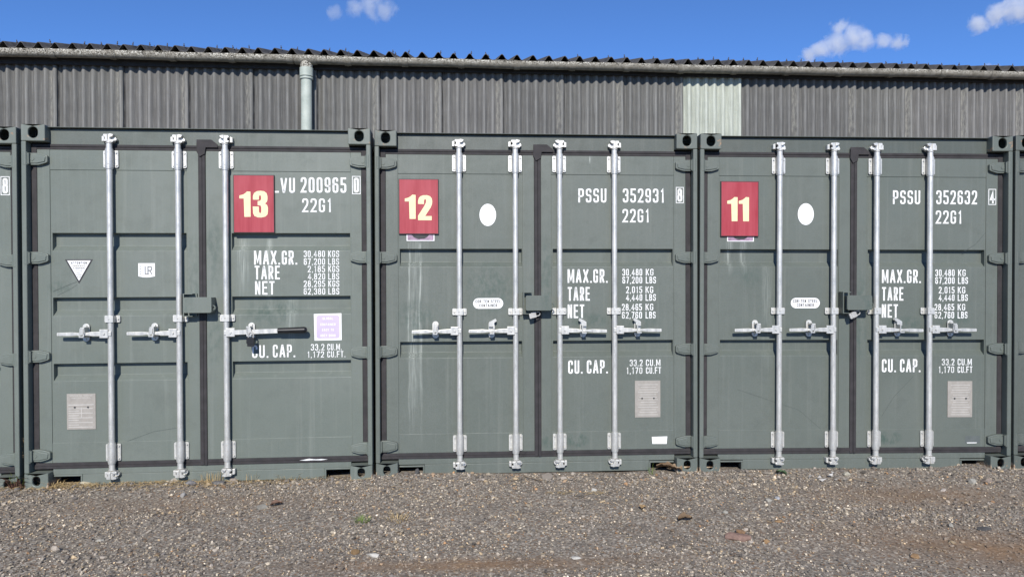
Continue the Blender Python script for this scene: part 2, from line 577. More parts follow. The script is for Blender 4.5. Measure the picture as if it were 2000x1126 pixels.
def cam_mesh(side):
    """cam head and keeper on the end of a locking bar; grows upward"""
    mb = MB()
    mb.rod((0, 0, -.035), (0, 0, .0), .021, n=16)
    mb.rod((0, 0, .0), (0, 0, .012), .026, .019, n=16)
    mb.rod((0, 0, .012), (0, 0, .066), .015, n=12)
    # claw
    mb.prism([(-.028, .012), (-.004, .012), (-.004, .064), (-.030, .064), (-.034, .05), (-.022, .044), (-.020, .030), (-.034, .024)], -.022, .018)
    mb.prism([(s, z) for s, z in ((.006, .04), (.030, .05), (.036, .062), (.014, .068), (.002, .066))], -.018, .020)
    mb.prism([(.004, .012), (.030, .006), (.040, .016), (.034, .026), (.012, .026)], -.020, .020)
    # keeper welded to the frame
    mb.prism([(.012, .022), (.046, .022), (.048, .034), (.040, .046), (.014, .046)], .006, .036)
    mb.prism([(-.052, .016), (-.034, .016), (-.034, .058), (-.052, .052)], .0, .036)
    if side < 0:
        mb.v = [(-x, y, z) for x, y, z in mb.v]
        mb.f = [tuple(reversed(f)) for f in mb.f]
    return mb

def handle_mesh(s, tilt=0.0):
    """flat handle reaching out sideways from the bar with its hub; s = +1 to the right"""
    mb = MB()
    mb.box(.008, .066, -.030, -.018, -.030, .032)
    mb.rod((.036, -.030, 0), (.036, -.037, 0), .010, .008, n=10)
    mb.box(-.012, .016, -.026, .012, -.016, .016)
    def zt(x): return tilt*x
    prof = [(.060, .017, .017), (.120, .015, .015), (.155, .010, .010), (.185, .006, .008), (.215, .009, .010), (.250, .0135, .0135), (.352, .012, .011), (.356, .008, .008)]
    vs = []
    ys = [(-.030, -.020), (-.031, -.021), (-.034, -.014), (-.036, -.010), (-.034, -.014), (-.031, -.021), (-.031, -.021), (-.030, -.022)]
    for (x, a, b), (ya, yb) in zip(prof, ys):
        vs += [(x, ya, zt(x)-a), (x, ya, zt(x)+b), (x, yb, zt(x)+b), (x, yb, zt(x)-a)]
    fs = [(3, 2, 1, 0)]
    for i in range(len(prof)-1):
        for k in range(4):
            a, b = i*4+k, i*4+(k+1) % 4
            fs.append((a, b, b+4, a+4))
    k = (len(prof)-1)*4
    fs.append((k, k+1, k+2, k+3))
    mb.add(vs, fs)
    if s < 0:
        mb.v = [(-x, y, z) for x, y, z in mb.v]
        mb.f = [tuple(reversed(f)) for f in mb.f]
    return mb

def catch_mesh(s, bent=False):
    """handle catch: long rounded back plate, hinged flap and lug"""
    mb = MB()
    mb.prism(stadium(0, 0, .047, .128), .022, .031)
    mb.rod((0, .022, .046), (0, .012, .046), .010, .008, n=10)
    mb.rod((0, .022, -.048), (0, .014, -.048), .007, .006, n=8)
    if bent:
        mb.prism([(-.018, .022), (.022, .022), (.022, .052), (.002, .066), (-.030, .082), (-.038, .064), (-.018, .050)], -.004, .020)
    else:
        mb.prism([(-.020, .03), (.012, .03), (.014, .004), (.030, -.014), (.012, -.022), (-.022, -.004)], -.046, -.039)
        mb.box(-.02, .008, -.046, .02, .028, .040)
    mb.box(-.016, .016, -.048, .022, -.032, -.022)
    mb.box(-.018, -.010, -.046, .022, -.026, .030)
    if s < 0:
        mb.v = [(-x, y, z) for x, y, z in mb.v]
        mb.f = [tuple(reversed(f)) for f in mb.f]
    return mb

def hinge_mesh(s):
    """hinge blade reaching from the post knuckle over the gasket onto the door"""
    mb = MB()
    p = [(.036, -.043), (.090, -.043), (.112, -.038), (.150, -.026), (.158, -.018), (.158, .020), (.150, .028), (.112, .038), (.085, .043), (.036, .043)]
    mb.prism(p, .036, .064)
    mb.prism([(.044, -.031), (.088, -.031), (.142, -.019), (.146, .012), (.142, .017), (.088, .028), (.044, .028)], .030, .037)
    mb.rod((.060, .030, 0.0), (.060, .027, 0.0), .013, n=12)
    mb.rod((.0205, .018, -.046), (.0205, .018, .046), .0185, n=14)
    mb.box(.020, .045, .012, .050, -.040, .040)
    if s < 0:
        mb.v = [(-x, y, z) for x, y, z in mb.v]
        mb.f = [tuple(reversed(f)) for f in mb.f]
    return mb

SH = {'casting_top': casting_mesh(True), 'casting_bot': casting_mesh(False),
      'guide': guide_mesh().mesh('guide_bracket', M['galv']), 'clamp': clamp_mesh().mesh('bar_clamp', M['galv']),
      'catchL': catch_mesh(-1).mesh('handle_catch', M['galv']), 'catchR': catch_mesh(1).mesh('handle_catch', M['galv']),
      'bentL': catch_mesh(-1, True).mesh('handle_catch', M['galv']), 'bentR': catch_mesh(1, True).mesh('handle_catch', M['galv'])}
for s_ in (-1, 1):
    SH['cam_up', s_] = cam_mesh(s_).mesh('locking_cam', M['galv'])
    mb_ = cam_mesh(s_)
    mb_.v = [(x, y, -z) for x, y, z in mb_.v]
    mb_.f = [tuple(reversed(f)) for f in mb_.f]
    SH['cam_dn', s_] = mb_.mesh('locking_cam', M['galv'])

DOOR_Y = 0.062      # face of the door frame behind the casting faces
BAR_Y = 0.029

def door_mesh(x0, x1, px0, px1, grooves):
    """one door leaf in container-local metres: hollow-section frame round a panel with pressed grooves"""
    mb = MB()
    zb, zt = 0.176, 2.424
    y1 = DOOR_Y+.05
    mb.box(x0, px0, DOOR_Y, y1, zb, zt)
    mb.box(px1, x1, DOOR_Y, y1, zb, zt)
    mb.box(px0, px1, DOOR_Y+.0015, y1, 2.280, zt)
    mb.box(px0, px1, DOOR_Y+.0015, y1, zb, .320)
    yp = DOOR_Y+.006
    gd = .043
    prof = [(2.280, yp)]
    for zt_, zb_ in grooves:
        prof += [(zt_, yp), (zt_-.004, yp+gd), (zb_+.040, yp+gd), (zb_, yp)]
    prof.append((.320, yp))
    n = len(prof)
    ex = .012
    # the grooves end short of the frame with upright end walls
    vs, fs = [], []
    a, b = px0+ex, px1-ex*.6
    for z, y in prof:
        vs += [(px0, yp, z), (a, yp, z), (a, y, z), (b, y, z), (b, yp, z), (px1, yp, z)]
    for i in range(n-1):
        k = i*6
        fs += [(k+6, k+7, k+1, k), (k+8, k+9, k+3, k+2), (k+10, k+11, k+5, k+4)]
        if prof[i][1] > yp or prof[i+1][1] > yp:
            fs += [(k+7, k+8, k+2, k+1), (k+9, k+10, k+4, k+3)]
    mb.add(vs, [tuple(reversed(f)) for f in fs])
    return mb

def merged(me):
    bm = bmesh.new()
    bm.from_mesh(me)
    bmesh.ops.remove_doubles(bm, verts=bm.verts, dist=1e-5)
    bm.to_mesh(me)
    bm.free()
    return me

def bmerge(o, d=0.0004):
    bm = bmesh.new()
    bm.from_mesh(o.data)
    bmesh.ops.remove_doubles(bm, verts=bm.verts, dist=d)
    bmesh.ops.dissolve_degenerate(bm, edges=bm.edges, dist=1e-5)
    bmesh.ops.recalc_face_normals(bm, faces=bm.faces)
    bm.to_mesh(o.data)
    bm.free()

def X(lx):
    return lx-HW

def corr_wall(mb, along, base, amp, pitch, z0, z1, axis):
    """trapezoid corrugation swept up from z0 to z1; axis 'y': runs along y at x = base; 'x': along x at y = base"""
    a, b = along
    pts = []
    n = int((b-a)/pitch)
    p = (b-a)/n
    for i in range(n):
        s = a+i*p
        pts += [(s, 0), (s+.25*p, 0), (s+.5*p, amp), (s+.75*p, amp)]
    pts.append((b, 0))
    vs = []
    for z in (z0, z1):
        for s, d in pts:
            vs.append((base+d, s, z) if axis == 'y' else (s, base+d, z))
    k = len(pts)
    mb.add(vs, [(i, i+1, i+1+k, i+k) for i in range(k-1)])

def build_container(spec):
    P, PC = spec['paint'], spec['cast']
    root = empty('shipping_container', spec['loc'][:3], (0, spec['loc'][4], spec['loc'][3]))
    tag(root, spec['label'], 'shipping container', 'green shipping containers standing in a row')
    # corner castings, front and rear
    ct = merged(SH['casting_top'].mesh('corner_casting', PC))
    cb = merged(SH['casting_bot'].mesh('corner_casting', spec['castb']))
    for sx in (-1, 1):
        for me, z in ((ct, H-.118), (cb, 0)):
            o = link('corner_casting', me, root, (sx*(HW-.081), 0, z), 0.006)
            o = link('corner_casting', me, root, (sx*(HW-.081), L, z), 0.006)
            o.rotation_euler.z = math.pi
    # corner posts: a narrow outer bar, the web behind it, and the rear posts
    for s in (-1, 1):
        mb = MB()
        a, b = s*(HW-.032), s*(HW+.001)
        mb.box(min(a, b), max(a, b), .002, .118, .118, H-.118)
        a, b = s*(HW-.11), s*(HW-.008)
        mb.box(min(a, b), max(a, b), .1185, .165, .118, H-.118)
        mb.build('corner_post', P, root, bevel=.006)
        mb = MB()
        a, b = s*(HW-.11), s*(HW-.004)
        mb.box(min(a, b), max(a, b), L-.16, L-.01, .118, H-.118)
        mb.build('corner_post', P, root, bevel=.006)
    # header with its rain lip, sill with fork pockets
    mb = MB()
    mb.box(-HW+.162, HW-.162, .067, .16, 2.462, 2.574)
    mb.box(-HW+.162, HW-.162, .036, .15, 2.578, 2.583)
    hd = mb.build('header', spec['headp'], root, bevel=.003)
    mb = MB()
    pk = spec['pocket']
    mb.box(-HW+.162, HW-.162, .067, .16, .088, .134)
    mb.box(X(pk[1])+.012, X(pk[2])-.012, .067, .16, .012, .0875)
    for a, b in ((pk[0], pk[1]), (pk[2], pk[3])):
        a, b = X(a), X(b)
        mb.box(a-.012, b+.012, .063, .09, pk[4], pk[4]+.012)
        mb.box(b if a < 0 else a-.012, b+.012 if a < 0 else a, .063, .09, -.02, pk[4]-.0005)
    mb.build('sill', P, root, bevel=.003)
    mb = MB()
    for a, b in ((pk[0], pk[1]), (pk[2], pk[3])):
        mb.box(X(a)-.03, X(b)+.03, .45, .46, -.03, .12)
        mb.box(X(a)-.03, X(b)+.03, .165, .45, .115, .12)
    mb.build('fork_pocket', M['dark'], root)
    # shell
    mb = MB()
    for s in (-1, 1):
        corr_wall(mb, (.165, L-.165), s*(HW-.012), -s*.036, .278, .13, H-.12, 'y')
        a, b = s*(HW-.07), s*(HW-.004)
        mb.box(min(a, b), max(a, b), .178, L-.178, .012, .13)
        mb.box(min(a, b), max(a, b), .178, L-.178, H-.12, H-.02)
    mb.build('side_wall', P, root)
    mb = MB()
    corr_wall(mb, (-HW+.11, HW-.11), L-.05, -.04, .25, .118, H-.118, 'x')
    mb.box(-HW+.162, HW-.162, L-.12, L-.02, .012, .118)
    mb.box(-HW+.162, HW-.162, L-.12, L-.02, H-.118, H-.02)
    mb.build('rear_wall', P, root)
    mb = MB()
    mb.box(-HW+.03, HW-.03, .16, L-.1, H-.03, H-.021)
    for i in range(22):
        y = .35+i*.25
        mb.box(-HW+.12, HW-.12, y, y+.1, H-.0208, H-.008)
    mb.build('roof', P, root)
    mb = MB()
    mb.box(-HW+.03, HW-.03, .17, L-.1, .13, .15)
    mb.build('floor_plate', M['dark'], root)
    # doors
    ld, rd = spec['panels']
    doors = []
    for i, (x0, x1, px) in enumerate(((X(.074), X(1.192), ld), (X(1.244), X(2.364), rd))):
        d = door_mesh(x0, x1, X(px[0]), X(px[1]), spec['grooves']).build('door', P, root)
        bmerge(d)
        bv = d.modifiers.new('bevel', 'BEVEL')
        bv.width = .0022
        bv.segments = 2
        bv.limit_method = 'ANGLE'
        bv.angle_limit = math.radians(40)
        doors.append(d)
        # gasket round the leaf
        mb = MB()
        yg = DOOR_Y-.004
        mid = X(1.218)
        lip = .0012
        if i == 0:
            e0, e1 = X(.036), X(1.1965)
            mb.box(e0, X(.073), yg+.002, yg+.03, .150, 2.448)
            mb.box(X(1.193), X(1.2195), yg-.002, yg+.03, .134, 2.46)
        else:
            e0, e1 = X(1.2395), X(2.402)
            mb.box(X(2.365), e1, yg+.002, yg+.03, .150, 2.448)
            mb.box(X(1.2205), X(1.243), yg-.004, yg+.03, .134, 2.478)
            mb.prism([(X(1.186), 2.505), (X(1.29), 2.505), (X(1.335), 2.470), (X(1.335), 2.447), (X(1.25), 2.447), (X(1.244), 2.40), (X(1.205), 2.38), (X(1.184), 2.42)], yg-.012, yg-.0045)
        mb.box(e0, e1, yg+.004, yg+.03, 2.4245, 2.444)
        mb.box(e0, e1, yg, yg+.03, 2.4445, 2.463)
        mb.box(e0, e1, yg+.003, yg+.03, .1325, .152)
        mb.box(e0, e1, yg, yg+.03, .1525, .1755)
        mb.build('gasket', M['rubber'], d, bevel=.003)
        hm = spec['hinge'][i]
        for z in (2.352, 1.648, .945, .235):
            link('hinge', hm, d, ((-HW if i == 0 else HW), 0, z), .004)
    # locking bars
    for (lx, side, lo, hi) in spec['bars']:
        mb = MB()
        z0, z1 = .105, 2.49
        mb.rod((0, 0, z0), (0, 0, z1), .0205, n=20)
        bar = mb.build('locking_bar', M['galv'], root, (X(lx), BAR_Y, 0))
        link('guide_bracket', SH['guide'], bar, (0, 0, 2.358), .002)
        link('guide_bracket', SH['guide'], bar, (0, 0, .246), .002)
        link('bar_clamp', SH['clamp'], bar, (0, 0, spec['clamp_z']), .002)
        link('locking_cam', SH['cam_up', lo], bar, (0, 0, 2.466), .002)
        link('locking_cam', SH['cam_dn', lo], bar, (0, 0, .124), .002)
        hz = spec['handle_z']
        if hi == 'grip':
            mb = MB()
            mb.box(.004, .066, -.030, -.018, -.030, .032)
            mb.rod((.036, -.030, 0), (.036, -.037, 0), .010, .008, n=10)
            mb.box(-.012, .016, -.026, .012, -.016, .016)
            mb.prism([(.064, -.016), (.380, -.006), (.380, .026), (.064, .018)], -.031, -.021)
            h = mb.build('handle', M['galv'], bar, (0, 0, hz), bevel=.002)
            mb = MB()
            mb.rod((.372, -.027, .010), (.560, -.028, .014), .020, .023, n=16)
            mb.ball((.560, -.028, .014), .023, 14)
            g = mb.build('handle_grip', M['black'], bar, (0, 0, hz))
            link('handle_catch', SH['catchR'], bar, (.172, 0, hz+.005), .002)
        else:
            tilt, bent = hi
            link('handle', handle_mesh(side, tilt).mesh('handle', M['galv']), bar, (0, 0, hz), .002)
            link('handle_catch', SH[('bent' if bent else 'catch')+('R' if side > 0 else 'L')], bar, (side*.181, 0, hz+.008), .002)
    # lock box over the meeting line of the doors
    mb = MB()
    x0, x1 = X(1.118), X(1.312)
    mb.prism(roundrect(x0, x1, 1.250, 1.362, .012), -.045, -.040)
    mb.box(x0+.006, x1-.002, -.0405, .056, 1.354, 1.359)
    mb.box(x1-.006, x1-.002, -.0405, .056, 1.253, 1.354)
    mb.box(x0+.004, x0+.009, -.0405, .03, 1.253, 1.354)
    mb.box(x0-.016, x0-.008, -.012, .060, 1.222, 1.388)
    mb.box(x0-.008, x0+.062, .048, .060, 1.222, 1.388)
    mb.box(x0-.008, x0+.05, -.008, .048, 1.382, 1.388)
    mb.box(x0-.008, x0+.05, -.008, .048, 1.222, 1.228)
    mb.rod((x1+.004, -.008, 1.285), (x1+.004, .05, 1.285), .005, n=8)
    mb.tube([(x1-.004, -.02, 1.30), (x1+.012, -.024, 1.30), (x1+.020, -.024, 1.29), (x1+.018, -.024, 1.275), (x1+.006, -.022, 1.272)], .0045, 6)
    mb.build('lock_box', P, root, bevel=.003)
    # lettering and labels
    for (nm, door, rows, yoff) in spec.get('text', ()):
        for (s, x0, x1, z0, z1) in rows:
            mb = MB()
            if s.startswith('['):
                write(mb, s[1:], X(x0)+.012, X(x1)-.012, z0+.012, z1-.012, yoff)
                t = .0055
                mb.box(X(x0), X(x0)+t, yoff-.0004, yoff, z0, z1)
                mb.box(X(x1)-t, X(x1), yoff-.0004, yoff, z0, z1)
                mb.box(X(x0)+t, X(x1)-t, yoff-.0004, yoff, z0, z0+t)
                mb.box(X(x0)+t, X(x1)-t, yoff-.0004, yoff, z1-t, z1)
            else:
                write(mb, s, X(x0), X(x1), z0, z1, yoff, .128 if z1-z0 > .07 else .135)
            mb.build(nm, M['white_paint'], doors[door])
    return root, doors

YP = DOOR_Y+.006        # panel face
YT = YP-.0008           # paint on the panel
YS = YP-.0012
GRV_A = [(1.827, 1.697), (1.363, 1.229), (.887, .761)]
GRV_B = [(1.714, 1.578), (1.014, .890)]

def paint_set(seed, streaks=(), tone=1.0, smudges=()):
    return (paint_material('container paint', seed, streaks, 0.0, tone, False, smudges), paint_material('casting paint', seed+.5, (), 0.55, tone), paint_material('worn casting paint', seed+.8, (), 0.3, tone, True),
            paint_material('darker header paint', seed+.2, (), 0.0, tone*.72))  # header takes a darker tone of the container paint

def data_plate(door, x0, x1, z0, z1, etched):
    mb = MB()
    mb.box(X(x0), X(x1), YS-.0035, YS-.0005, z0, z1)
    pl = mb.build('data_plate', M['plate'], door, bevel=.001)
    w, h = x1-x0, z1-z0
    mb = MB()
    y = YS-.0042
    if etched:
        write(mb, 'APPROVED FOR TRANSPORT', X(x0+.1*w), X(x1-.1*w), z1-.075*h, z1-.035*h, y)
        write(mb, 'UNDER CUSTOMS SEAL', X(x0+.16*w), X(x1-.16*w), z1-.135*h, z1-.10*h, y)
        for k in range(9):
            z = z0+.06*h+k*.065*h
            mb.box(X(x0+.06*w), X(x0+(.42 if k % 2 else .9)*w), y-.0002, y, z, z+.004)
        mb.box(X(x0+.5*w), X(x0+.52*w), y-.0004, y-.0001, z0+.32*h, z0+.62*h)
        mb.box(X(x0+.06*w), X(x0+.94*w), y-.0002, y, z1-.32*h, z1-.30*h)
    else:
        for k in range(13):
            z = z0+.07*h+k*.068*h
            a = .12+.05*((k*7) % 3)
            mb.box(X(x0+a*w), X(x1-a*w*.8), y-.0002, y, z, z+.0035)
    mb.build('plate_lettering', M['plate_print'], door)
    mb = MB()
    for fx in (.28, .74):
        mb.rod((X(x0+fx*w), YS-.0035, z0+.62*h if etched else z0+.52*h), (X(x0+fx*w), YS-.008, z0+.62*h if etched else z0+.52*h), .0065, n=10)
    mb.build('rivet', M['dark_print'], door)

hl = {}
def hinges(P):
    return (hinge_mesh(1).mesh('hinge', P), hinge_mesh(-1).mesh('hinge', P))

BARS_A = [(.586, -1, 1, (0.0, False)), (1.062, -1, 1, (0.0, False)), (1.393, 1, -1, 'grip')]
def bars_b(bl, b):
    return [(.624, -1, 1, (-.012, b[0])), (1.047, -1, 1, (-.006, b[1])), (1.383, 1, -1, (-.02, b[2])), (1.803, 1, -1, (-.012, b[3]))]

POCK_A = (.180, .352, 2.093, 2.258, .076)
POCK_B = (.180, .345, 2.089, 2.258, .070)

def spec_a(loc, label, seed, text, streaks=(), tone=1.0, smudges=()):
    P, PC, PB, PH = paint_set(seed, streaks, tone, smudges)
    return dict(loc=loc, label=label, paint=P, cast=PC, castb=PB, headp=PH, hinge=hinges(P), grooves=GRV_A, panels=((.160, 1.110), (1.412, 2.285)),
                bars=BARS_A, pocket=POCK_A, clamp_z=1.208, handle_z=1.104, text=text)

def spec_b(loc, label, seed, text, bent, streaks=(), tone=1.0, smudges=()):
    P, PC, PB, PH = paint_set(seed, streaks, tone, smudges)
    return dict(loc=loc, label=label, paint=P, cast=PC, castb=PB, headp=PH, hinge=hinges(P), grooves=GRV_B, panels=((.165, 1.105), (1.324, 2.272)),
                bars=bars_b(0, bent), pocket=POCK_B, clamp_z=1.240, handle_z=1.098, text=text)

TEXT_A = [
 ('serial_number', 1, [('L', 1.712, 1.764, 2.124, 2.232), ('VU', 1.776, 1.880, 2.124, 2.234), ('200965', 1.921, 2.253, 2.126, 2.240), ('22G1', 1.931, 2.147, 1.982, 2.084)], YT),
 ('check_digit', 1, [('[0', 2.296, 2.358, 2.116, 2.250)], DOOR_Y-.0008),
 ('weight_marking', 1, [('MAX.GR.', 1.582, 1.892, 1.596, 1.699), ('TARE', 1.586, 1.766, 1.488, 1.588), ('NET', 1.588, 1.728, 1.376, 1.475),
                        ('30,480', 1.940, 2.094, 1.651, 1.699), ('KGS', 2.117, 2.197, 1.651, 1.699), ('67,200', 1.940, 2.094, 1.594, 1.642), ('LBS', 2.117, 2.196, 1.594, 1.642),
                        ('2,185', 1.968, 2.094, 1.540, 1.587), ('KGS', 2.117, 2.197, 1.540, 1.587), ('4,820', 1.968, 2.094, 1.485, 1.532), ('LBS', 2.117, 2.196, 1.485, 1.532),
                        ('28,295', 1.938, 2.094, 1.431, 1.478), ('KGS', 2.117, 2.197, 1.431, 1.478), ('62,380', 1.938, 2.094, 1.375, 1.422), ('LBS', 2.117, 2.196, 1.375, 1.422)], YT),
 ('capacity_marking', 1, [('CU.', 1.563, 1.680, .912, 1.005), ('CAP.', 1.712, 1.873, .914, 1.008), ('33.2', 1.987, 2.085, .962, 1.009), ('CU.M.', 2.106, 2.212, .962, 1.009),
                          ('1,172', 1.961, 2.082, .909, .955), ('CU.FT.', 2.106, 2.238, .909, .955)], YT),
]
def text_b(sn, cd):
    return [
 ('serial_number', 1, [('PSSU', 1.532, 1.749, 2.069, 2.176), (sn, 1.876, 2.202, 2.070, 2.178), ('22G1', 1.873, 2.084, 1.918, 2.021)], YT),
 ('check_digit', 1, [('['+cd, 2.288, 2.350, 2.066, 2.190)], DOOR_Y-.0008),
 ('weight_marking', 1, [('MAX.GR.', 1.448, 1.757, 1.456, 1.560), ('TARE', 1.449, 1.619, 1.319, 1.424), ('NET', 1.448, 1.576, 1.187, 1.291),
                        ('30,480', 1.872, 2.026, 1.510, 1.562), ('KG', 2.054, 2.114, 1.510, 1.562), ('67,200', 1.872, 2.026, 1.450, 1.502), ('LBS', 2.054, 2.133, 1.450, 1.502),
                        ('2,015', 1.900, 2.026, 1.376, 1.427), ('KG', 2.052, 2.112, 1.376, 1.427), ('4,440', 1.900, 2.026, 1.317, 1.368), ('LBS', 2.052, 2.132, 1.317, 1.368),
                        ('28,465', 1.868, 2.024, 1.243, 1.294), ('KG', 2.052, 2.112, 1.243, 1.294), ('62,760', 1.868, 2.024, 1.181, 1.233), ('LBS', 2.052, 2.130, 1.181, 1.233)], YT),
 ('capacity_marking', 1, [('CU.', 1.451, 1.562, .762, .864), ('CAP.', 1.595, 1.757, .762, .864), ('33.2', 1.928, 2.028, .815, .865), ('CU.M', 2.054, 2.167, .815, .865),
                          ('1,170', 1.902, 2.026, .756, .806), ('CU.FT', 2.054, 2.172, .756, .806)], YT),
]

# container thirteen
c13, d13 = build_container(spec_a(LOC[0], 'shipping container with three locking bars, black-gripped handle and red number 13 board', 1, TEXT_A,
    streaks=[(X(1.50), .05, 1.80, 1.35, .35), (X(1.68), .03, 1.80, 1.2, .4), (X(1.85), .05, 1.36, .95, .25)],
    smudges=[(X(1.70), 1.25, .25, .12, .6), (X(.22), 1.44, .10, .05, .55), (X(1.30), 1.72, .06, .35, .5), (X(1.15), 1.5, .05, .4, .4), (X(1.30), 1.05, .07, .22, .5)]))
# container twelve
c12, d12 = build_container(spec_b(LOC[1], 'shipping container with red number 12 board, run-down white streaks and white oval sticker', 2, text_b('352931', '8'), (False, True, True, True),
    streaks=[(X(.245), .012, 1.77, .25, .40), (X(.33), .016, 1.77, .20, .40), (X(.285), .06, 1.8, .3, .2), (X(.27), .03, 1.10, .3, .26), (X(1.62), .008, 2.43, 2.36, .8)],
    tone=.80, smudges=[(X(.85), 1.42, .22, .22, .65), (X(.30), 1.2, .18, .16, .5), (X(1.52), .25, .10, .06, .9), (X(1.30), .24, .07, .06, .6), (X(1.28), 1.5, .06, .35, .5), (X(1.60), 1.17, .22, .06, .6), (X(2.0), 1.15, .2, .08, .5)]))
# container eleven
c11, d11 = build_container(spec_b(LOC[2], 'shipping container with red number 11 board beside its white oval sticker', 3, text_b('352632', '4'), (False, False, True, False),
    streaks=[(X(.25), .03, 1.80, 1.5, .35), (X(.36), .03, 1.80, 1.5, .35), (X(.55), .05, 1.6, .7, .15)], tone=.79,
    smudges=[(X(1.50), .25, .12, .06, .9), (X(1.28), 1.2, .06, .4, .5), (X(2.02), 1.17, .16, .06, .6), (X(1.62), 1.14, .2, .07, .5), (X(.4), 1.5, .15, .1, .4)]))
# the neighbours cut by the picture's edges
LA = (LOC[0][0]-W-.030, LOC[0][1]-.056, -.028, .0217, -.0029)
c14, d14 = build_container(spec_a(LA, 'shipping container cut off by the left edge, boxed digit 8 on its door', 4,
    [('check_digit', 1, [('[8', 2.296, 2.358, 2.116, 2.250)], DOOR_Y-.0008)]))
LB = (LOC[2][0]+W+.022, LOC[2][1]-.066, -.004, -.0265, .0033)
c10, d10 = build_container(spec_b(LB, 'shipping container cut off by the right edge, only its dark end post showing', 5, [], (False, False, True, False), tone=.62))

# ---- labels stuck on thirteen
dl, dr = d13
mb = MB()
mb.sheet([(X(.255), 1.638), (X(.352), 1.462), (X(.450), 1.638)], YS)
tri_s = mb.build('warning_sticker', M['dark_print'], dl)
mb = MB()
mb.sheet([(X(.272), 1.630), (X(.352), 1.484), (X(.433), 1.630)], YS-.0008)
mb.build('warning_sticker_face', M['white_vinyl'], dl)
mb = MB()
yq = YS-.0016
write(mb, 'ATTENTION', X(.298), X(.408), 1.603, 1.622, yq)
write(mb, 'DANGEROUS', X(.308), X(.398), 1.586, 1.597, yq)
write(mb, 'ATMOSPHERE', X(.312), X(.394), 1.569, 1.580, yq)
write(mb, 'THIS', X(.333), X(.372), 1.553, 1.563, yq)
write(mb, 'UNIT', X(.334), X(.371), 1.538, 1.548, yq)
write(mb, 'DOOR', X(.334), X(.371), 1.523, 1.533, yq)
write(mb, 'AIR', X(.340), X(.365), 1.508, 1.518, yq)
mb.build('warning_lettering', M['dark_print'], dl)
mb = MB()
pts = [(X(.764), 1.609), (X(.764), 1.514)] + [(X(.764)+.116*i/8, 1.514-.008*math.sin(math.pi*i/8)) for i in range(1, 8)] + [(X(.880), 1.514), (X(.880), 1.609)]
mb.sheet(list(reversed(pts)), YS-.001)
mb.build('class_sticker', M['white_vinyl'], dl)
mb = MB()
write(mb, 'L', X(.808), X(.838), 1.527, 1.588, yq, .12)
write(mb, 'R', X(.828), X(.862), 1.527, 1.588, yq-.0005, .12)
for k in range(6):
    mb.box(X(.772), X(.784), yq-.0002, yq, 1.530+k*.012, 1.534+k*.012)
mb.box(X(.7945), X(.7965), yq-.0002, yq, 1.522, 1.596)
mb.box(X(.800), X(.868), yq-.0002, yq, 1.5165, 1.5185)
mb.build('class_emblem', M['grey_print'], dl)
data_plate(dl, .261, .460, .413, .671, True)
mb = MB()
mb.sheet([(X(2.010), 1.231), (X(2.014), 1.034), (X(2.212), 1.036), (X(2.211), 1.235)], YS)
mb.build('company_sticker', M['white_vinyl'], dr)
mb = MB()
mb.sheet(roundrect(X(2.028), X(2.197), 1.050, 1.220, .018), YS-.0008)
mb.build('company_sticker_face', M['lilac'], dr)
for s, w, z in (('GLOBAL', .078, 1.188), ('CONTAINER', .110, 1.144), ('EASY TO', .085, 1.104), ('OBEY 0000', .110, 1.062)):
    mb = MB()
    write(mb, s, X(2.1125)-w/2, X(2.1125)+w/2, z, z+.018, YS-.0016)
    mb.build('company_lettering', M['white_vinyl'], dr)
# chipped white scrape on thirteen's lower gasket
mb = MB()
mb.sheet([(X(1.90), .153), (X(1.95), .150), (X(2.0), .152), (X(2.06), .150), (X(2.105), .156), (X(2.06), .160), (X(2.02), .158), (X(1.97), .164), (X(1.93), .157)], DOOR_Y-.0052)
mb.build('paint_scrape', M['white_paint'], dr)

SCR = [(0.173, 1.407), (0.247, 1.44), (0.336, 1.477), (0.201, 1.378), (0.3, 1.429), (0.336, 1.454), (0.627, 0.302), (0.86, 0.386), (1.022, 0.409)]
SCR2 = [(1.452, 0.42), (1.545, 0.567), (1.698, 0.726), (2.105, 1.706), (2.191, 1.758), (2.276, 1.855), (1.007, 0.29), (0.796, 0.471), (0.313, 0.632)]
def scratches(door, lines):
    m = plain('scuffed paint', (.045, .055, .05), (.09, .105, .095), .6, 40)
    for pts, w in lines:
        mb = MB()
        ribbon(mb, [(X(a), b) for a, b in pts], w, YS+.0003, False)
        mb.build('scratch', m, door)
scratches(d13[0], [(SCR[0:3], .004), (SCR[3:6], .003), (SCR[6:9], .003)])
scratches(d11[1], [(SCR2[0:3], .003), (SCR2[3:6], .0035)])
scratches(d11[0], [(SCR2[6:9], .0025)])
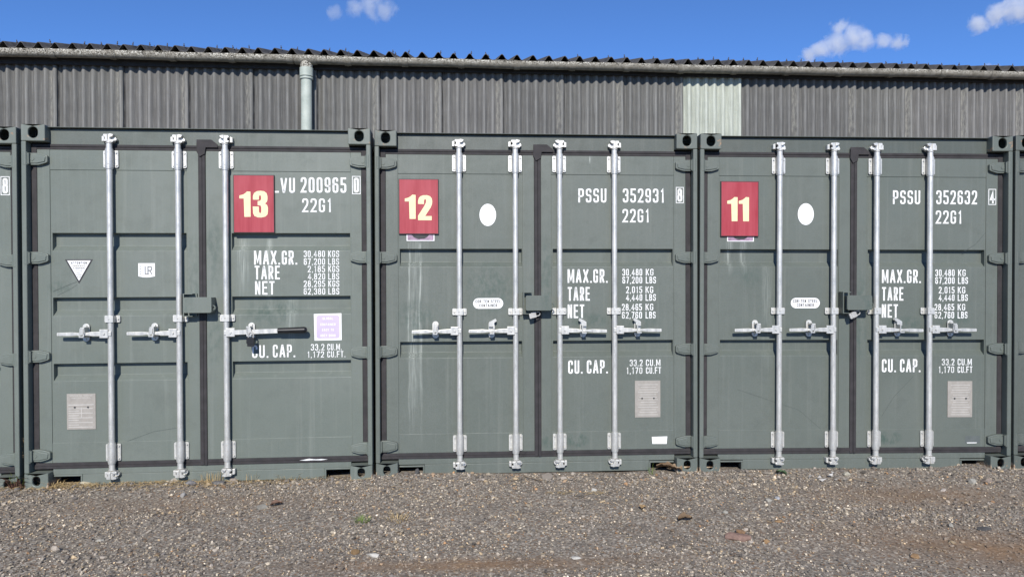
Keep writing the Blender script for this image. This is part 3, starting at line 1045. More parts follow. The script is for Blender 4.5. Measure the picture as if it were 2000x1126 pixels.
# ---- labels stuck on twelve and eleven
for (dl_, dr_, ov, co, full) in ((d12[0], d12[1], (.840, 1.972), (.841, 1.302), True), (d11[0], d11[1], (.845, 1.988), (.844, 1.300), False)):
    mb = MB()
    mb.sheet([(X(ov[0])+.063*math.cos(2*math.pi*i/40), ov[1]+.084*math.sin(2*math.pi*i/40)) for i in range(40)], YS)
    mb.build('oval_sticker', M['white_vinyl'], dl_)
    mb = MB()
    mb.sheet(stadium(X(co[0]), co[1], .228, .080), YS)
    mb.build('steel_sticker', M['white_vinyl'], dl_)
    mb = MB()
    write(mb, 'COR-TEN STEEL', X(co[0])-.097, X(co[0])+.097, co[1]+.004, co[1]+.027, YS-.0008, .17)
    write(mb, 'CONTAINER', X(co[0])-.068, X(co[0])+.068, co[1]-.027, co[1]-.004, YS-.0008, .17)
    mb.build('steel_lettering', M['dark_print'], dl_)
    if full:
        data_plate(dr_, 1.967, 2.166, .420, .703, False)
        mb = MB()
        mb.sheet([(X(2.098), .270), (X(2.102), .216), (X(2.214), .214), (X(2.219), .272)], DOOR_Y+.0015-.0012)
        mb.build('paper_label', M['white_vinyl'], dr_)
    else:
        data_plate(dr_, 1.973, 2.170, .409, .691, False)
        mb = MB()
        mb.sheet([(X(2.114), .262), (X(2.114), .206), (X(2.232), .206), (X(2.232), .262)], DOOR_Y+.0015-.0012)
        mb.build('old_label', plain('stripped label', (.085, .098, .094), (.11, .122, .116), .5), dr_)
        mb = MB()
        mb.sheet([(X(2.126), .212), (X(2.130), .206), (X(2.204), .206), (X(2.208), .212)], DOOR_Y+.0015-.002)
        mb.build('paper_label', M['white_vinyl'], dr_)
    mb = MB()
    mb.box(X(.228), X(.437), YS-.003, YS-.0002, 1.774, 1.850)
    mb.build('card_holder', M['white_vinyl'], dl_)
    mb = MB()
    mb.sheet([(X(.235), 1.780), (X(.430), 1.780), (X(.430), 1.845), (X(.235), 1.845)], YS-.004)
    mb.build('faded_card', M['pink'], dl_)
    mb = MB()
    mb.sheet([(X(.265), 1.822), (X(.285), 1.800), (X(.32), 1.788), (X(.36), 1.791), (X(.385), 1.806), (X(.40), 1.822)], YS-.0048)
    mb.build('card_print', M['dark_print'], dl_)

# ---- the red number boards
def number_board(parent_loc, digits, x0, x1, z0, z1, label, zoff):
    root = empty('number_board')
    tag(root, label, 'sign', 'red number boards on the containers')
    R = Matrix.Translation(parent_loc[:3]) @ Matrix.Rotation(parent_loc[3], 4, 'Z') @ Matrix.Rotation(parent_loc[4], 4, 'Y')
    root.matrix_world = R @ Matrix.Translation((X((x0+x1)/2), YP-.006, z0))
    w, h = x1-x0, z1-z0
    mb = MB()
    mb.box(-w/2, w/2, -.010, .005, 0, h)
    mb.build('board', M['sign_edge'], root, bevel=.0015)
    mb = MB()
    e = .0055
    mb.sheet([(-w/2+e, e), (w/2-e, e), (w/2-e, h-e), (-w/2+e, h-e)], -.0112)
    mb.build('board_face', M['sign_red'], root)
    mb = MB()
    # digit outlines: photograph-like proportions of the board
    sc = h/800.0
    for dgt, ox in digits:
        P = NUM[dgt]
        mb.sheet([(-w/2+(x+ox-112)*sc*(w/(570*sc)), h-(y-(93 if dgt != '2' else 108))*sc) for x, y in P], -.0122)
    mb.build('numeral', M['cream'], root)
    return root
number_board(LOC[0], [('1', 0), ('3', 0)], 1.441, 1.735, 1.828, 2.252, 'red board with cream number 13 beside the white serial number', 0)
number_board(LOC[1], [('1', 2), ('2', 4)], .171, .470, 1.824, 2.239, 'red board with cream number 12 at the upper left of a streaked door', 0)
number_board(LOC[2], [('1', 10), ('1', 182)], .174, .470, 1.812, 2.237, 'red board with cream number 11 left of a plain white oval', 0)

# ---- padlocks
def padlock(loc5, lx, ly, lz, label, body_m, sh_m, sc=1.0, tilt=0.0):
    root = empty('padlock')
    tag(root, label, 'padlock')
    R = Matrix.Translation(loc5[:3]) @ Matrix.Rotation(loc5[3], 4, 'Z')
    root.matrix_world = R @ Matrix.Translation((X(lx), ly, lz)) @ Matrix.Rotation(tilt, 4, 'Y') @ Matrix.Scale(sc, 4)
    mb = MB()
    mb.prism(roundrect(-.026, .026, 0, .046, .007), -.012, .012)
    mb.prism(roundrect(-.020, .028, -.020, .004, .006), -.009, .009)
    mb.build('lock_body', body_m, root, bevel=.003)
    mb = MB()
    pts = [(-.017, 0, .044)] + [(-.017*math.cos(math.pi*i/8), 0, .066+.017*math.sin(math.pi*i/8)) for i in range(9)] + [(.017, 0, .044)]
    mb.tube(pts, .0045, 8)
    mb.build('shackle', sh_m, root)
padlock(LOC[0], 1.572, -.020, 1.024, 'black padlock hanging from the handle catch beside the black grip', M['black'], M['steel'], 1.0, .06)
padlock(LOC[1], 1.162, -.006, 1.212, 'silver padlock inside the lock box of the container numbered 12', M['steel'], M['steel'], .8, 1.35)
padlock(LOC[2], 1.172, -.010, 1.208, 'silver padlock below the lock box of the container numbered 11', M['steel'], M['steel'], .85, 1.2)

# ------------------------------------------------------------------ the shed behind
SHX, SHY, SHA = -5.8733, 6.5309, .0123
SW = 1.016
def wall_material(name, c1, c2, seed, pale=False):
    t = NT(name)
    o = (seed*2.3, 0, seed)
    st = t.noise((34, 34, 1.0), 5, 0.65, o)
    c = t.mix(t.ramp(st, .36, .64), c1, c2)
    st2 = t.noise((90, 90, 2.5), 3, .6, (o[2], 1, 0))
    c = t.mix(t.ramp(st2, .52, .70, 0, .55), c, tuple(min(1, x*1.7) for x in c2))
    bl = t.noise(2.2, 4, .6, o)
    c = t.mix(t.ramp(bl, .45, .7, 0, .4), c, tuple(x*.72 for x in c1))
    xs = t.xyz()
    # lighter crests and darker valleys, following the corrugation
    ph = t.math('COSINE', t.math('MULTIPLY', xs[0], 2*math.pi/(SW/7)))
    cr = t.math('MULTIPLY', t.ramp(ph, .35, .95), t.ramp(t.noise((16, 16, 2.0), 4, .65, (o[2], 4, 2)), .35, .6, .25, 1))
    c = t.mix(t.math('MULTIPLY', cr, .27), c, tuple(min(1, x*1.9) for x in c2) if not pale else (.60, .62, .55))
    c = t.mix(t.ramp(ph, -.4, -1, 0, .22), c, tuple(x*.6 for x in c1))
    # pale lichen bands beside the laps
    lap = t.ramp(t.math('ABSOLUTE', t.math('SUBTRACT', xs[0], SW-.05)), .07, .02)
    ln = t.ramp(t.noise((40, 40, 9), 5, .7, (2, seed, 5)), .42, .62)
    c = t.mix(t.math('MULTIPLY', t.math('MULTIPLY', lap, ln), .15 if pale else .55), c, (.30, .29, .25) if not pale else (.5, .52, .45))
    # dark line painted in as the gap shade beside the overlapping neighbour's edge
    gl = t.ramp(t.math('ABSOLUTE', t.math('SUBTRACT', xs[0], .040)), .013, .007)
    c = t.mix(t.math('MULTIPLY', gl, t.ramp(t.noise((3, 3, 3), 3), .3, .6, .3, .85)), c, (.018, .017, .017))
    sp = t.noise(24, 6, .75, (7, seed, 3))
    c = t.mix(t.ramp(sp, .74, .77, 0, .7), c, (.42, .40, .30))
    t.set(c, .85, 0, .25)
    t.bump(t.noise(60, 4, .7), .25, .004)
    return t.m
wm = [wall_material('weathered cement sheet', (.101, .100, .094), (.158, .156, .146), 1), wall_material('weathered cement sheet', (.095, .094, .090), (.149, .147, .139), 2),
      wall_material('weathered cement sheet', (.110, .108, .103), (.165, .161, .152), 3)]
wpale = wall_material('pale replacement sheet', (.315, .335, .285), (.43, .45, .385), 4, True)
roof_m = plain('dark weathered roof sheet', (.045, .043, .041), (.11, .103, .095), .9, 9, bump=.3)

shed = empty('storage_shed', (SHX, SHY, 0), (0, 0, SHA))
tag(shed, 'long shed clad in grey corrugated sheet behind the containers', 'shed')
PITCH = SW/7
def wall_sheet_mesh(z0, z1, lap):
    mb = MB()
    N = 7*12+4
    vs = []
    for z in (z0, z1):
        for i in range(N+1):
            x = -0.02+i*(SW+.05)/N
            y = -.027*math.cos(2*math.pi*(x/PITCH)) - .022*(x/SW)
            vs.append((x, y, z))
    k = N+1
    mb.add(vs, [(i, i+1, i+1+k, i+k) for i in range(N)], True)
    # sheet edge thickness at the lap
    e = [(vs[N][0], vs[N][1], z0), (vs[N][0], vs[N][1]+.007, z0), (vs[N][0], vs[N][1]+.007, z1), (vs[N][0], vs[N][1], z1)]
    mb.add(e, [(0, 1, 2, 3)])
    return mb
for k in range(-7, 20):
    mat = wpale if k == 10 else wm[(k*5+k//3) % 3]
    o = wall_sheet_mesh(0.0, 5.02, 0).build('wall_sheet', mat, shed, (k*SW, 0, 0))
    if k == 10:
        o['label'] = 'pale green-white replacement sheet'
# timber eaves board behind the gutter, rear and end walls so the shed is a whole building
mb = MB()
mb.box(-7*SW, 20*SW, -.085, -.055, 4.93, 5.13)
mb.build('eaves_board', plain('shade-darkened board', (.018, .017, .016), (.035, .032, .03), .8, 12), shed)  # board colour set dark to deepen the shade under the gutter
mb = MB()
for x in (-7*SW, 20*SW):
    mb.box(x-.02, x+.02, .06, 9.0, 0, 5.0)
mb.box(-7*SW+.02, 20*SW-.02, 8.96, 9.0, 0, 4.95)
mb.build('rear_wall', wm[0], shed)
# roof sheets: angular ribs
RP = .262
def roof_sheet_mesh(n):
    mb = MB()
    prof = []
    base = [(0, 0), (.040, .002), (.068, .020), (.106, .078), (.120, .090), (.131, .094), (.142, .090), (.156, .078), (.194, .020), (.222, .002)]
    for i in range(n):
        prof += [(x+i*RP, z) for x, z in base]
    prof.append((n*RP, 0))
    prof.append((n*RP+.045, .004))
    y0, y1, sl = -.27, 4.5, .27
    k = len(prof)
    vs = []
    for (y, dz) in ((y0, 0), (y1, 0), (y0, -.009), (y1, -.009)):
        for x, z in prof:
            vs.append((x, y, z+dz+(y-y0)*sl))
    fs = []
    for i in range(k-1):
        fs += [(i, i+1, i+1+k, i+k), (i+1+2*k, i+2*k, i+3*k, i+1+3*k), (i+1, i, i+2*k, i+1+2*k)]
    mb.add(vs, fs)
    return mb
RS = roof_sheet_mesh(4).mesh('roof_sheet', roof_m)
BOLT = MB()
BOLT.rod((0, 0, -.02), (0, 0, .055), .007, n=6)
BOLT.rod((0, 0, .018), (0, 0, .028), .016, .010, n=8)
BOLTM = BOLT.mesh('hook_bolt', roof_m)
zR = 5.105
rb = random.Random(4)
for k in range(-7, 20):
    o = link('roof_sheet', RS, shed, (k*4*RP*.985, 0, zR + float(np.interp(k*4*RP, [-3, -.84, 3.94, 7.29, 9.9, 16.3], [.024, .021, .002, -.021, -.024, -.029])) + rb.uniform(-.005, .005)+ (k % 2)*.004))
    o.rotation_euler.y = rb.uniform(-.003, .003)
    for j in range(4):
        if rb.random() < .62:
            for q in range(1 if rb.random() < .6 else 2):
                b = link('hook_bolt', BOLTM, o, (j*RP+.131+rb.uniform(.012, .03)+q*.05, .05+q*.05+rb.uniform(-.03, .03), .172-q*.03))
                b.rotation_euler = (rb.uniform(-.2, .2), rb.uniform(-.25, .25), 0)
mb = MB()
mb.add([(-7*SW, 4.49, 6.36), (20*SW, 4.49, 6.36), (20*SW, 9.2, 5.05), (-7*SW, 9.2, 5.05)], [(0, 1, 2, 3)])
mb.build('rear_roof_slope', roof_m, shed)

# gutter with union collars
def gutter_material():
    t = NT('lichen-spotted gutter')
    xs = t.xyz()
    c = t.mix(t.ramp(t.noise(14, 4), .35, .7), (.17, .155, .125), (.29, .27, .225))
    top = t.ramp(xs[2], -.085, -.03)
    v = t.noise((42, 42, 60), 3, .75)
    spots = t.math('MULTIPLY', t.ramp(v, .50, .56), t.math('MULTIPLY', top, t.ramp(t.noise((5, 5, 5), 4), .33, .5)))
    c = t.mix(t.math('MULTIPLY', spots, .9), c, (.66, .64, .56))
    v2 = t.noise((36, 36, 50), 2, .7, (3, 4, 1))
    c = t.mix(t.math('MULTIPLY', t.ramp(v2, .56, .60), top), c, (.06, .055, .045))
    t.set(c, .9, 0, .2)
    t.bump(t.noise(60, 4, .7), .5, .006)
    return t.m
gm = gutter_material()
GY, GZ, GR = -.205, 5.085, .100
def half_round(mb, x0, x1, r, th=.010, n=14, sag0=0.0, sag1=0.0):
    for rad, flip in ((r, False), (r-th, True)):
        vs = []
        for x, s in ((x0, sag0), (x1, sag1)):
            for i in range(n+1):
                a = math.pi + math.pi*i/n
                vs.append((x, rad*math.cos(a), rad*math.sin(a)+s))
        k = n+1
        fs = [(i, i+1, i+1+k, i+k) for i in range(n)]
        mb.add(vs, [tuple(reversed(f)) for f in fs] if not flip else fs, True)
    # lips and ends
    for a in (0, math.pi):
        c = math.cos(a)
        mb.box(x0, x1, min(c*r, c*(r-th)), max(c*r, c*(r-th)), max(sag0, sag1)-.001, max(sag0, sag1)+.003)
mb = MB()
joints = [0.0]

def sag(x):
    return float(np.interp(x, [-3, -.84, 3.94, 7.29, 9.9, 16.3, 20], [.024, .021, .002, -.021, -.024, -.029, -.03]))+.004*math.sin(x*2.3)+.003*math.sin(x*.9+1)
segs = []
xx = -7.2
while xx < 20:
    half_round(mb, xx, min(xx+.91, 20.2), GR, sag0=sag(xx), sag1=sag(xx+.91))
    segs.append(xx)
    xx += .91
gut = mb.build('gutter', gm, shed, (0, GY, GZ))
for i, s in enumerate(segs[1:]):
    mb = MB()
    half_round(mb, s-.05, s+.05, GR+.012, .012, sag0=sag(s), sag1=sag(s))
    if i % 2 == 0:
        half_round(mb, s-.012, s+.012, GR+.018, .012, sag0=sag(s), sag1=sag(s))
    mb.build('gutter_collar', gm, gut)
# downpipe
pipe_m = plain('pale grey-green painted pipe', (.33, .37, .325), (.44, .475, .42), .6, 7, bump=.15)
DX = 3.905*SW
mb = MB()
mb.rod((0, 0, 0.0), (0, 0, 4.80), .086, n=24)
dp = mb.build('downpipe', pipe_m, shed, (DX, GY+.01, 0))
mb = MB()
mb.rod((0, 0, 4.78), (0, 0, 4.915), .106, n=24)
mb.rod((0, 0, 4.735), (0, 0, 4.765), .104, n=24)
mb.rod((0, 0, 4.765), (0, 0, 4.78), .090, n=24)
mb.build('pipe_collar', pipe_m, dp)
for z in (2.4, .6):
    mb = MB()
    mb.rod((0, 0, z), (0, 0, z+.1), .104, n=24)
    mb.build('pipe_collar', pipe_m, dp)
mb = MB()
mb.rod((0, 0, 4.915), (0, 0, 4.965), .092, .10, n=24)
mb.rod((0, 0, 4.965), (0, 0, 5.03), .10, .10, n=24)
mb.build('gutter_outlet', gm, dp)
mb = MB()
half_round(mb, DX-.17, DX+.17, GR+.016, .014, sag0=sag(DX), sag1=sag(DX))
mb.build('gutter_outlet_sleeve', gm, gut)

# ------------------------------------------------------------------ ground
def hgt(x, y):
    return (.010*np.sin(x*1.7+.6*y+1)*np.cos(y*2.1-x*.4) + .006*np.sin(x*5.1+y*3.3)*np.sin(y*6.2+1.1*x) + .004*np.sin(x*11.3)*np.sin(y*13.1+2)
            + .008 - .018*np.clip((-y-1.0)/2.5, 0, 1)) + .016*np.exp(-((y-.05)/.13)**2)*(.5+.5*np.sin(x*3.1))*(.6+.4*np.sin(x*9.7+1))
def dirt_f(x, y):
    """0..1: how much bare brown soil shows here"""
    a = np.exp(-((((x-3.9)*.95-(y+1.72)*.30)/1.0)**2 + (((y+1.72)*.95+(x-3.9)*.30)/.27)**2))
    b = np.exp(-(((x-.72)/.75)**2 + ((y+1.62)/.075)**2))*.9
    c = np.exp(-(((x+1.2)/.9)**2 + ((y+.5)/.2)**2))*.25
    d = np.exp(-(((x-3.75)/.6)**2 + ((y+.62)/.22)**2))*.65
    return np.clip(a+b+c+d, 0, 1)
def spaced(lo, hi, far, step):
    a = list(np.arange(lo, hi+1e-6, step))
    ext, s, v = [], step, hi
    while v < far:
        s *= 1.5
        v += s
        ext.append(v)
    ext2, s, v = [], step, lo
    while v > -far:
        s *= 1.5
        v -= s
        ext2.append(v)
    return np.array(list(reversed(ext2))+a+ext)
gx, gy = spaced(-6, 8, 4000, .06), spaced(-4.6, .6, 4000, .05)
XX, YY = np.meshgrid(gx, gy)
near = np.exp(-np.clip(np.maximum(np.abs(XX-1)-7, np.abs(YY+2)-2.7), 0, None)*.6)
ZZ = hgt(XX, YY)*near - .004*(1-near)
nx_, ny_ = len(gx), len(gy)
gv = np.stack([XX.ravel(), YY.ravel(), ZZ.ravel()], 1)
ii = np.arange(nx_*ny_).reshape(ny_, nx_)
gf = np.stack([ii[:-1, :-1].ravel(), ii[:-1, 1:].ravel(), ii[1:, 1:].ravel(), ii[1:, :-1].ravel()], 1)

def np_mesh(name, v, f, mat, cols=None, smooth=False):
    me = bpy.data.meshes.new(name)
    nf, k = f.shape
    me.vertices.add(len(v))
    me.vertices.foreach_set('co', v.astype(np.float32).ravel())
    me.loops.add(nf*k)
    me.loops.foreach_set('vertex_index', f.astype(np.int32).ravel())
    me.polygons.add(nf)
    me.polygons.foreach_set('loop_start', (np.arange(nf)*k).astype(np.int32))
    me.polygons.foreach_set('use_smooth', np.full(nf, smooth))
    me.update(calc_edges=True)
    if cols is not None:
        ca = me.color_attributes.new('tone', 'FLOAT_COLOR', 'POINT')
        ca.data.foreach_set('color', cols.astype(np.float32).ravel())
    me.materials.append(mat)
    return me

def ground_material():
    t = NT('gravelly ground')
    cell = t.voronoi(85, out='Color')
    sep = t.node('ShaderNodeSeparateColor')
    t.l.new(cell, sep.inputs[0])
    g = t.mix(t.ramp(sep.outputs[0], 0, 1), (.085, .073, .060), (.33, .285, .23))
    g = t.mix(t.ramp(sep.outputs[1], .86, .9), g, (.46, .42, .35))
    g = t.mix(t.ramp(sep.outputs[2], .88, .92), g, (.21, .13, .075))
    fine = t.noise(260, 3, .7)
    g = t.mix(t.ramp(fine, .35, .7, 0, .5), g, (.19, .17, .145))
    at = t.node('ShaderNodeAttribute', attribute_name='tone')
    sp = t.node('ShaderNodeSeparateColor')
    t.l.new(at.outputs['Color'], sp.inputs[0])
    soil = t.mix(t.ramp(t.noise(40, 4), .35, .7), (.16, .098, .055), (.31, .205, .122))
    g = t.mix(t.math('MULTIPLY', sp.outputs[0], t.ramp(t.noise(7, 4, .6), .25, .55, .35, 1)), g, soil)
    t.set(g, .95, 0, .15)
    b1 = t.bump(t.voronoi(85), -.7, .008)
    t.bump(fine, .5, .003, b1)
    return t.m
gc = np.zeros((len(gv), 4))
gc[:, 0] = dirt_f(gv[:, 0], gv[:, 1])
gc[:, 3] = 1
ground = link('ground', np_mesh('ground', gv, gf, ground_material(), gc, True))
tag(ground, 'gravel and soil yard surface', 'ground', kind='structure')

# loose gravel: too many to count, one mass of real stones
def ico():
    bm = bmesh.new()
    bmesh.ops.create_icosphere(bm, subdivisions=1, radius=1)
    v = np.array([q.co[:] for q in bm.verts])
    f = np.array([[q.index for q in p.verts] for p in bm.faces])
    bm.free()
    return v, f
IV, IF = ico()
def rots(n):
    q = rng.normal(size=(n, 4))
    q /= np.linalg.norm(q, axis=1)[:, None]
    w, x, y, z = q.T
    return np.stack([1-2*(y*y+z*z), 2*(x*y-w*z), 2*(x*z+w*y), 2*(x*y+w*z), 1-2*(x*x+z*z), 2*(y*z-w*x), 2*(x*z-w*y), 2*(y*z+w*x), 1-2*(x*x+y*y)], 1).reshape(n, 3, 3)
def stone_mat():
    t = NT('mixed gravel stone')
    at = t.node('ShaderNodeAttribute', attribute_name='tone')
    n = t.noise(180, 3, .7)
    c = t.mix(t.ramp(n, .3, .7, 0, .5), at.outputs['Color'], (.12, .11, .10), 'MIX')
    t.set(c, .9, 0, .2)
    return t.m
STM = stone_mat()
def stone_cols(n):
    pal = np.array([(.135, .126, .118), (.18, .168, .158), (.088, .085, .086), (.24, .225, .205), (.31, .28, .235), (.38, .31, .215), (.25, .155, .085), (.52, .48, .41), (.64, .61, .55), (.20, .15, .105)])
    pr = np.array([.21, .21, .14, .15, .12, .055, .02, .05, .012, .035])
    c = pal[rng.choice(len(pal), n, p=pr/pr.sum())]
    return c*np.clip(np.exp(rng.normal(.21, .42, (n, 1))), .4, 2.2)*np.array([1.18, 1.09, .945])
N = 200000
sx = rng.uniform(-5.4, 6.8, N)
sy = -3.4*rng.random(N)**1.0+.07
dens = (1-.8*dirt_f(sx, sy)*rng.uniform(.6, 1.3, N))*(.62+.38*np.sin(sx*2.3+1.5*np.sin(sy*3.1))*np.sin(sy*4.1+1.1*np.sin(sx*1.7)))
keep = rng.random(N) < dens
sx, sy = sx[keep], sy[keep]
n = len(sx)
rad = np.clip(np.exp(rng.normal(math.log(.0047), .45, n)), .0022, .015)
big = rng.random(n) < .012
# coarser stones have rolled up against the foot of the containers
foot = (sy > -.16) & (rng.random(n) < .10)
rad[foot] *= rng.uniform(1.4, 2.6, foot.sum())
rad = np.minimum(rad, .024)
rad[big] *= rng.uniform(1.3, 2.0, big.sum())
jit = 1+rng.normal(0, .16, (n, 12))
V = IV[None]*jit[:, :, None]*(rad[:, None]*np.stack([np.ones(n)*1.15, rng.uniform(.7, 1, n), rng.uniform(.45, .8, n)], 1))[:, None, :]
V = np.einsum('nij,nkj->nki', rots(n), V)
V[:, :, 2] *= .7
V += np.stack([sx, sy, hgt(sx, sy)+rad*.45], 1)[:, None, :]
F = (IF[None]+(np.arange(n)*12)[:, None, None]).reshape(-1, 3)
cc = np.ones((n, 12, 4))
sc_ = stone_cols(n)
lum_ = sc_.mean(1)
k_l = np.where((lum_ > .42) & (rad > .0065), .62, 1.0)
sc_ = sc_*k_l[:, None]
dd_ = (dirt_f(sx, sy)*.75)[:, None]
sc_ = sc_*(1-dd_)+dd_*np.array([.27, .18, .11])*rng.uniform(.6, 1.4, (n, 1))
cc[:, :, :3] = sc_[:, None, :]
grav = link('loose_gravel', np_mesh('loose_gravel', V.reshape(-1, 3), F, STM, cc.reshape(-1, 4)))
tag(grav, 'loose grey and tan gravel spread over the yard', 'gravel', kind='stuff')

# single stones and bits that stand out
def stone(x, y, r, sq, col, label, seed, group=None, rz=0.0):
    bm = bmesh.new()
    bmesh.ops.create_icosphere(bm, subdivisions=2, radius=1)
    rr_ = random.Random(seed)
    ks = [(Vector((rr_.gauss(0, 1), rr_.gauss(0, 1), rr_.gauss(0, 1))).normalized(), rr_.uniform(.52, .85)) for _ in range(13)]
    for v in bm.verts:
        for d, k in ks:
            e = v.co.dot(d)
            if e > k:
                v.co -= d*(e-k)
        v.co *= 1+rr_.uniform(-.03, .03)
        v.co = Vector((v.co.x*sq[0]*r, v.co.y*sq[1]*r, v.co.z*sq[2]*r))
    me = bpy.data.meshes.new('loose_stone')
    bm.to_mesh(me)
    bm.free()
    me.materials.append(plain('stone', tuple(c*.62 for c in col), tuple(min(1, c*1.0) for c in col), .9, 45, bump=.3, spec=.2))
    o = link('loose_stone', me, None, (x, y, float(hgt(np.array(x), np.array(y)))+r*sq[2]*.28))
    o.rotation_euler.z = rz
    tag(o, label, 'stone', group)

GREY, PALE, TAN, WHITE, RED, DARK, ORANGE = (.17, .163, .155), (.36, .34, .29), (.30, .235, .16), (.48, .46, .41), (.26, .17, .135), (.085, .083, .08), (.33, .21, .11)
for a in [
    (2.205, -1.385, .066, (1.35, .70, .62), RED, 'flat reddish stone lying alone on the right half of the yard', 1, -.12),
    (2.345, -1.450, .026, (1.1, .8, .7), ORANGE, 'small orange stone beside the flat reddish stone', 2, .4),
    (2.555, -1.130, .024, (1.3, .8, .6), ORANGE, 'small orange stone out on the gravel below the number 11 board', 3, .2),
    (-1.395, -1.160, .022, (1.35, .8, .6), PALE, 'pale cream stone at the bottom left of the yard', 4, .3),
    (-.905, -.865, .022, (1.2, .8, .6), TAN, 'tan stone on the gravel in front of the container numbered 13', 5, 1.2),
    (2.650, -.757, .026, (1.2, .9, .7), PALE, 'cream stone touching a light grey stone on the gravel', 6, .1),
    (2.735, -.700, .026, (1.1, .9, .6), (.40, .41, .42), 'light grey stone touching a cream stone on the gravel', 7, .7),
    (2.290, -.960, .022, (1.0, .9, .7), PALE, 'pale stone just behind the brown leaf', 8, .0),
    (3.550, -1.251, .026, (1.1, .9, .8), PALE, 'pale angular stone at the edge of the brown soil', 9, .9),
    (3.380, -1.500, .026, (1.3, .8, .6), TAN, 'tan stone with a dark side on the brown soil', 10, -.5),
    (4.000, -.525, .026, (1.2, .9, .7), (.42, .37, .32), 'pinkish pale stone near the right-hand end casting', 11, .5),
    (4.470, -.330, .060, (1.2, .7, .6), (.27, .22, .18), 'large brown stone against the last casting on the right', 12, .3),
    (4.330, -.360, .042, (1.2, .8, .7), PALE, 'pale stone a little in front of the last casting', 13, .8),
    (3.520, -.120, .045, (.9, .7, .8), (.46, .43, .34), 'cream stone under the right door of the container numbered 11', 14, .1),
    (-2.065, .015, .058, (1.4, .7, .55), (.50, .44, .31), 'big cream stone lying under the left fork pocket of container 13', 15, .1),
    (-1.035, .035, .050, (.9, .7, 1.1), (.32, .27, .22), 'upright brown stone under the third locking bar of container 13', 16, .3),
    (-1.130, -.020, .055, (1.5, .8, .55), GREY, 'flat grey stone left of the upright brown stone', 17, .2),
    (-1.310, -.040, .050, (1.1, .9, .7), (.24, .23, .225), 'rounded grey stone in the straw below container 13', 18, .9),
    (-1.460, .030, .044, (1.2, .9, .8), (.38, .35, .30), 'pale stone at the foot of container 13 between two bars', 19, .4),
    (-1.680, .050, .040, (1.0, .8, .9), (.25, .22, .19), 'brownish stone at the foot of the first locking bar', 20, .6),
    (-1.270, -.300, .032, (.9, .8, .9), (.33, .315, .29), 'lone pale grey stone a step in front of container 13', 21, .0),
    (-.640, -.640, .042, (1.2, .8, .6), (.25, .235, .20), 'broad dull stone on bare ground in front of container 13', 22, .2),
    (.300, .075, .034, (.7, .6, 1.3), DARK, 'black chip standing in the left fork pocket of container 12', 23, .5),
    (.075, -1.430, .030, (1.0, .9, .8), (.23, .15, .075), 'brown round stone at the bottom centre of the yard', 24, .4),
    (.180, -1.480, .034, (1.7, .6, .6), WHITE, 'long white stone right of the brown round stone', 25, -.6),
    (1.560, -.384, .026, (1.1, .8, .7), WHITE, 'white stone in the gravel below the container numbered 12', 26, .2),
    (1.260, -1.560, .026, (1.4, .8, .5), WHITE, 'white flat stone lying on the dark brown soil streak', 27, -.3),
    (3.050, -1.690, .030, (1.3, .8, .6), ORANGE, 'pale orange stone near the bottom right corner', 28, .3),
    (3.700, -1.320, .036, (1.5, .8, .4), DARK, 'dark slate-like stone lying on the brown soil', 29, .1),
    ]:
    stone(a[0], a[1], a[2]*(.82 if a[1] > -.35 else .92), a[3], a[4], a[5], a[6]*7+1, None, a[7])

# ------------------------------------------------------------------ dry grass, weeds, leaves, litter
def leaf_mat(name, a, b):
    return plain(name, a, b, .75, 30, spec=.2)
dry_m = leaf_mat('dry straw', (.36, .25, .11), (.50, .38, .20))
grn_m = leaf_mat('green grass blade', (.10, .16, .035), (.19, .25, .075))
red_m = leaf_mat('reddish weed leaf', (.09, .045, .035), (.16, .09, .06))
brn_m = leaf_mat('brown dead leaf', (.13, .085, .05), (.22, .155, .095))
def blades(mb, n, rad, hgt_, wid, rnd, spread=.8, cx=0, cy=0, cz=0):
    for _ in range(n):
        a = rnd.uniform(0, 6.283)
        r = rad*math.sqrt(rnd.random())*.5
        h = hgt_*rnd.uniform(.45, 1)
        b = Vector((cx+r*math.cos(a), cy+r*math.sin(a), cz))
        a2 = a+rnd.uniform(-.7, .7)
        d = Vector((math.cos(a2), math.sin(a2), 0))*h*spread*rnd.uniform(.3, 1.2)
        sd = Vector((-math.sin(a2+rnd.uniform(-1, 1)), math.cos(a2), 0)).normalized()*wid*rnd.uniform(.6, 1.2)
        m = b+d*.35+Vector((0, 0, h*.65))
        t = b+d+Vector((0, 0, h*rnd.uniform(.6, 1)))
        mb.add([b-sd, b+sd, m+sd*.8, m-sd*.8, t], [(0, 1, 2, 3), (3, 2, 4)])
def gz(x, y):
    return float(hgt(np.array(x), np.array(y)))
def tuft(name, x, y, n, rad, h, w, mat, label, cat, seed, spread=.8):
    mb = MB()
    blades(mb, n, rad, h, w, random.Random(seed), spread)
    o = mb.build(name, mat, None, (x, y, gz(x, y)))
    tag(o, label, cat)
    return o
tuft('grass_tuft', .040, -.927, 60, .085, .042, .0018, grn_m, 'small bright green grass tuft growing out of the gravel', 'grass tuft', 3, 1.3)
tuft('grass_tuft', .245, -.900, 60, .14, .045, .0016, dry_m, 'flattened dry yellow tuft right of the bright green one', 'grass tuft', 4, 1.8)
tuft('grass_tuft', -1.190, .030, 110, .16, .13, .0013, dry_m, 'dry grass tuft left of the third locking bar of container 13', 'grass tuft', 5, .6)
tuft('grass_tuft', -.905, .035, 26, .10, .12, .0012, dry_m, 'thin dry stems right of the third locking bar of container 13', 'grass tuft', 6, .7)
tuft('grass_tuft', -.640, .030, 45, .14, .08, .0020, dry_m, 'low dry tuft below the CU. CAP. marking of container 13', 'grass tuft', 7, .9)
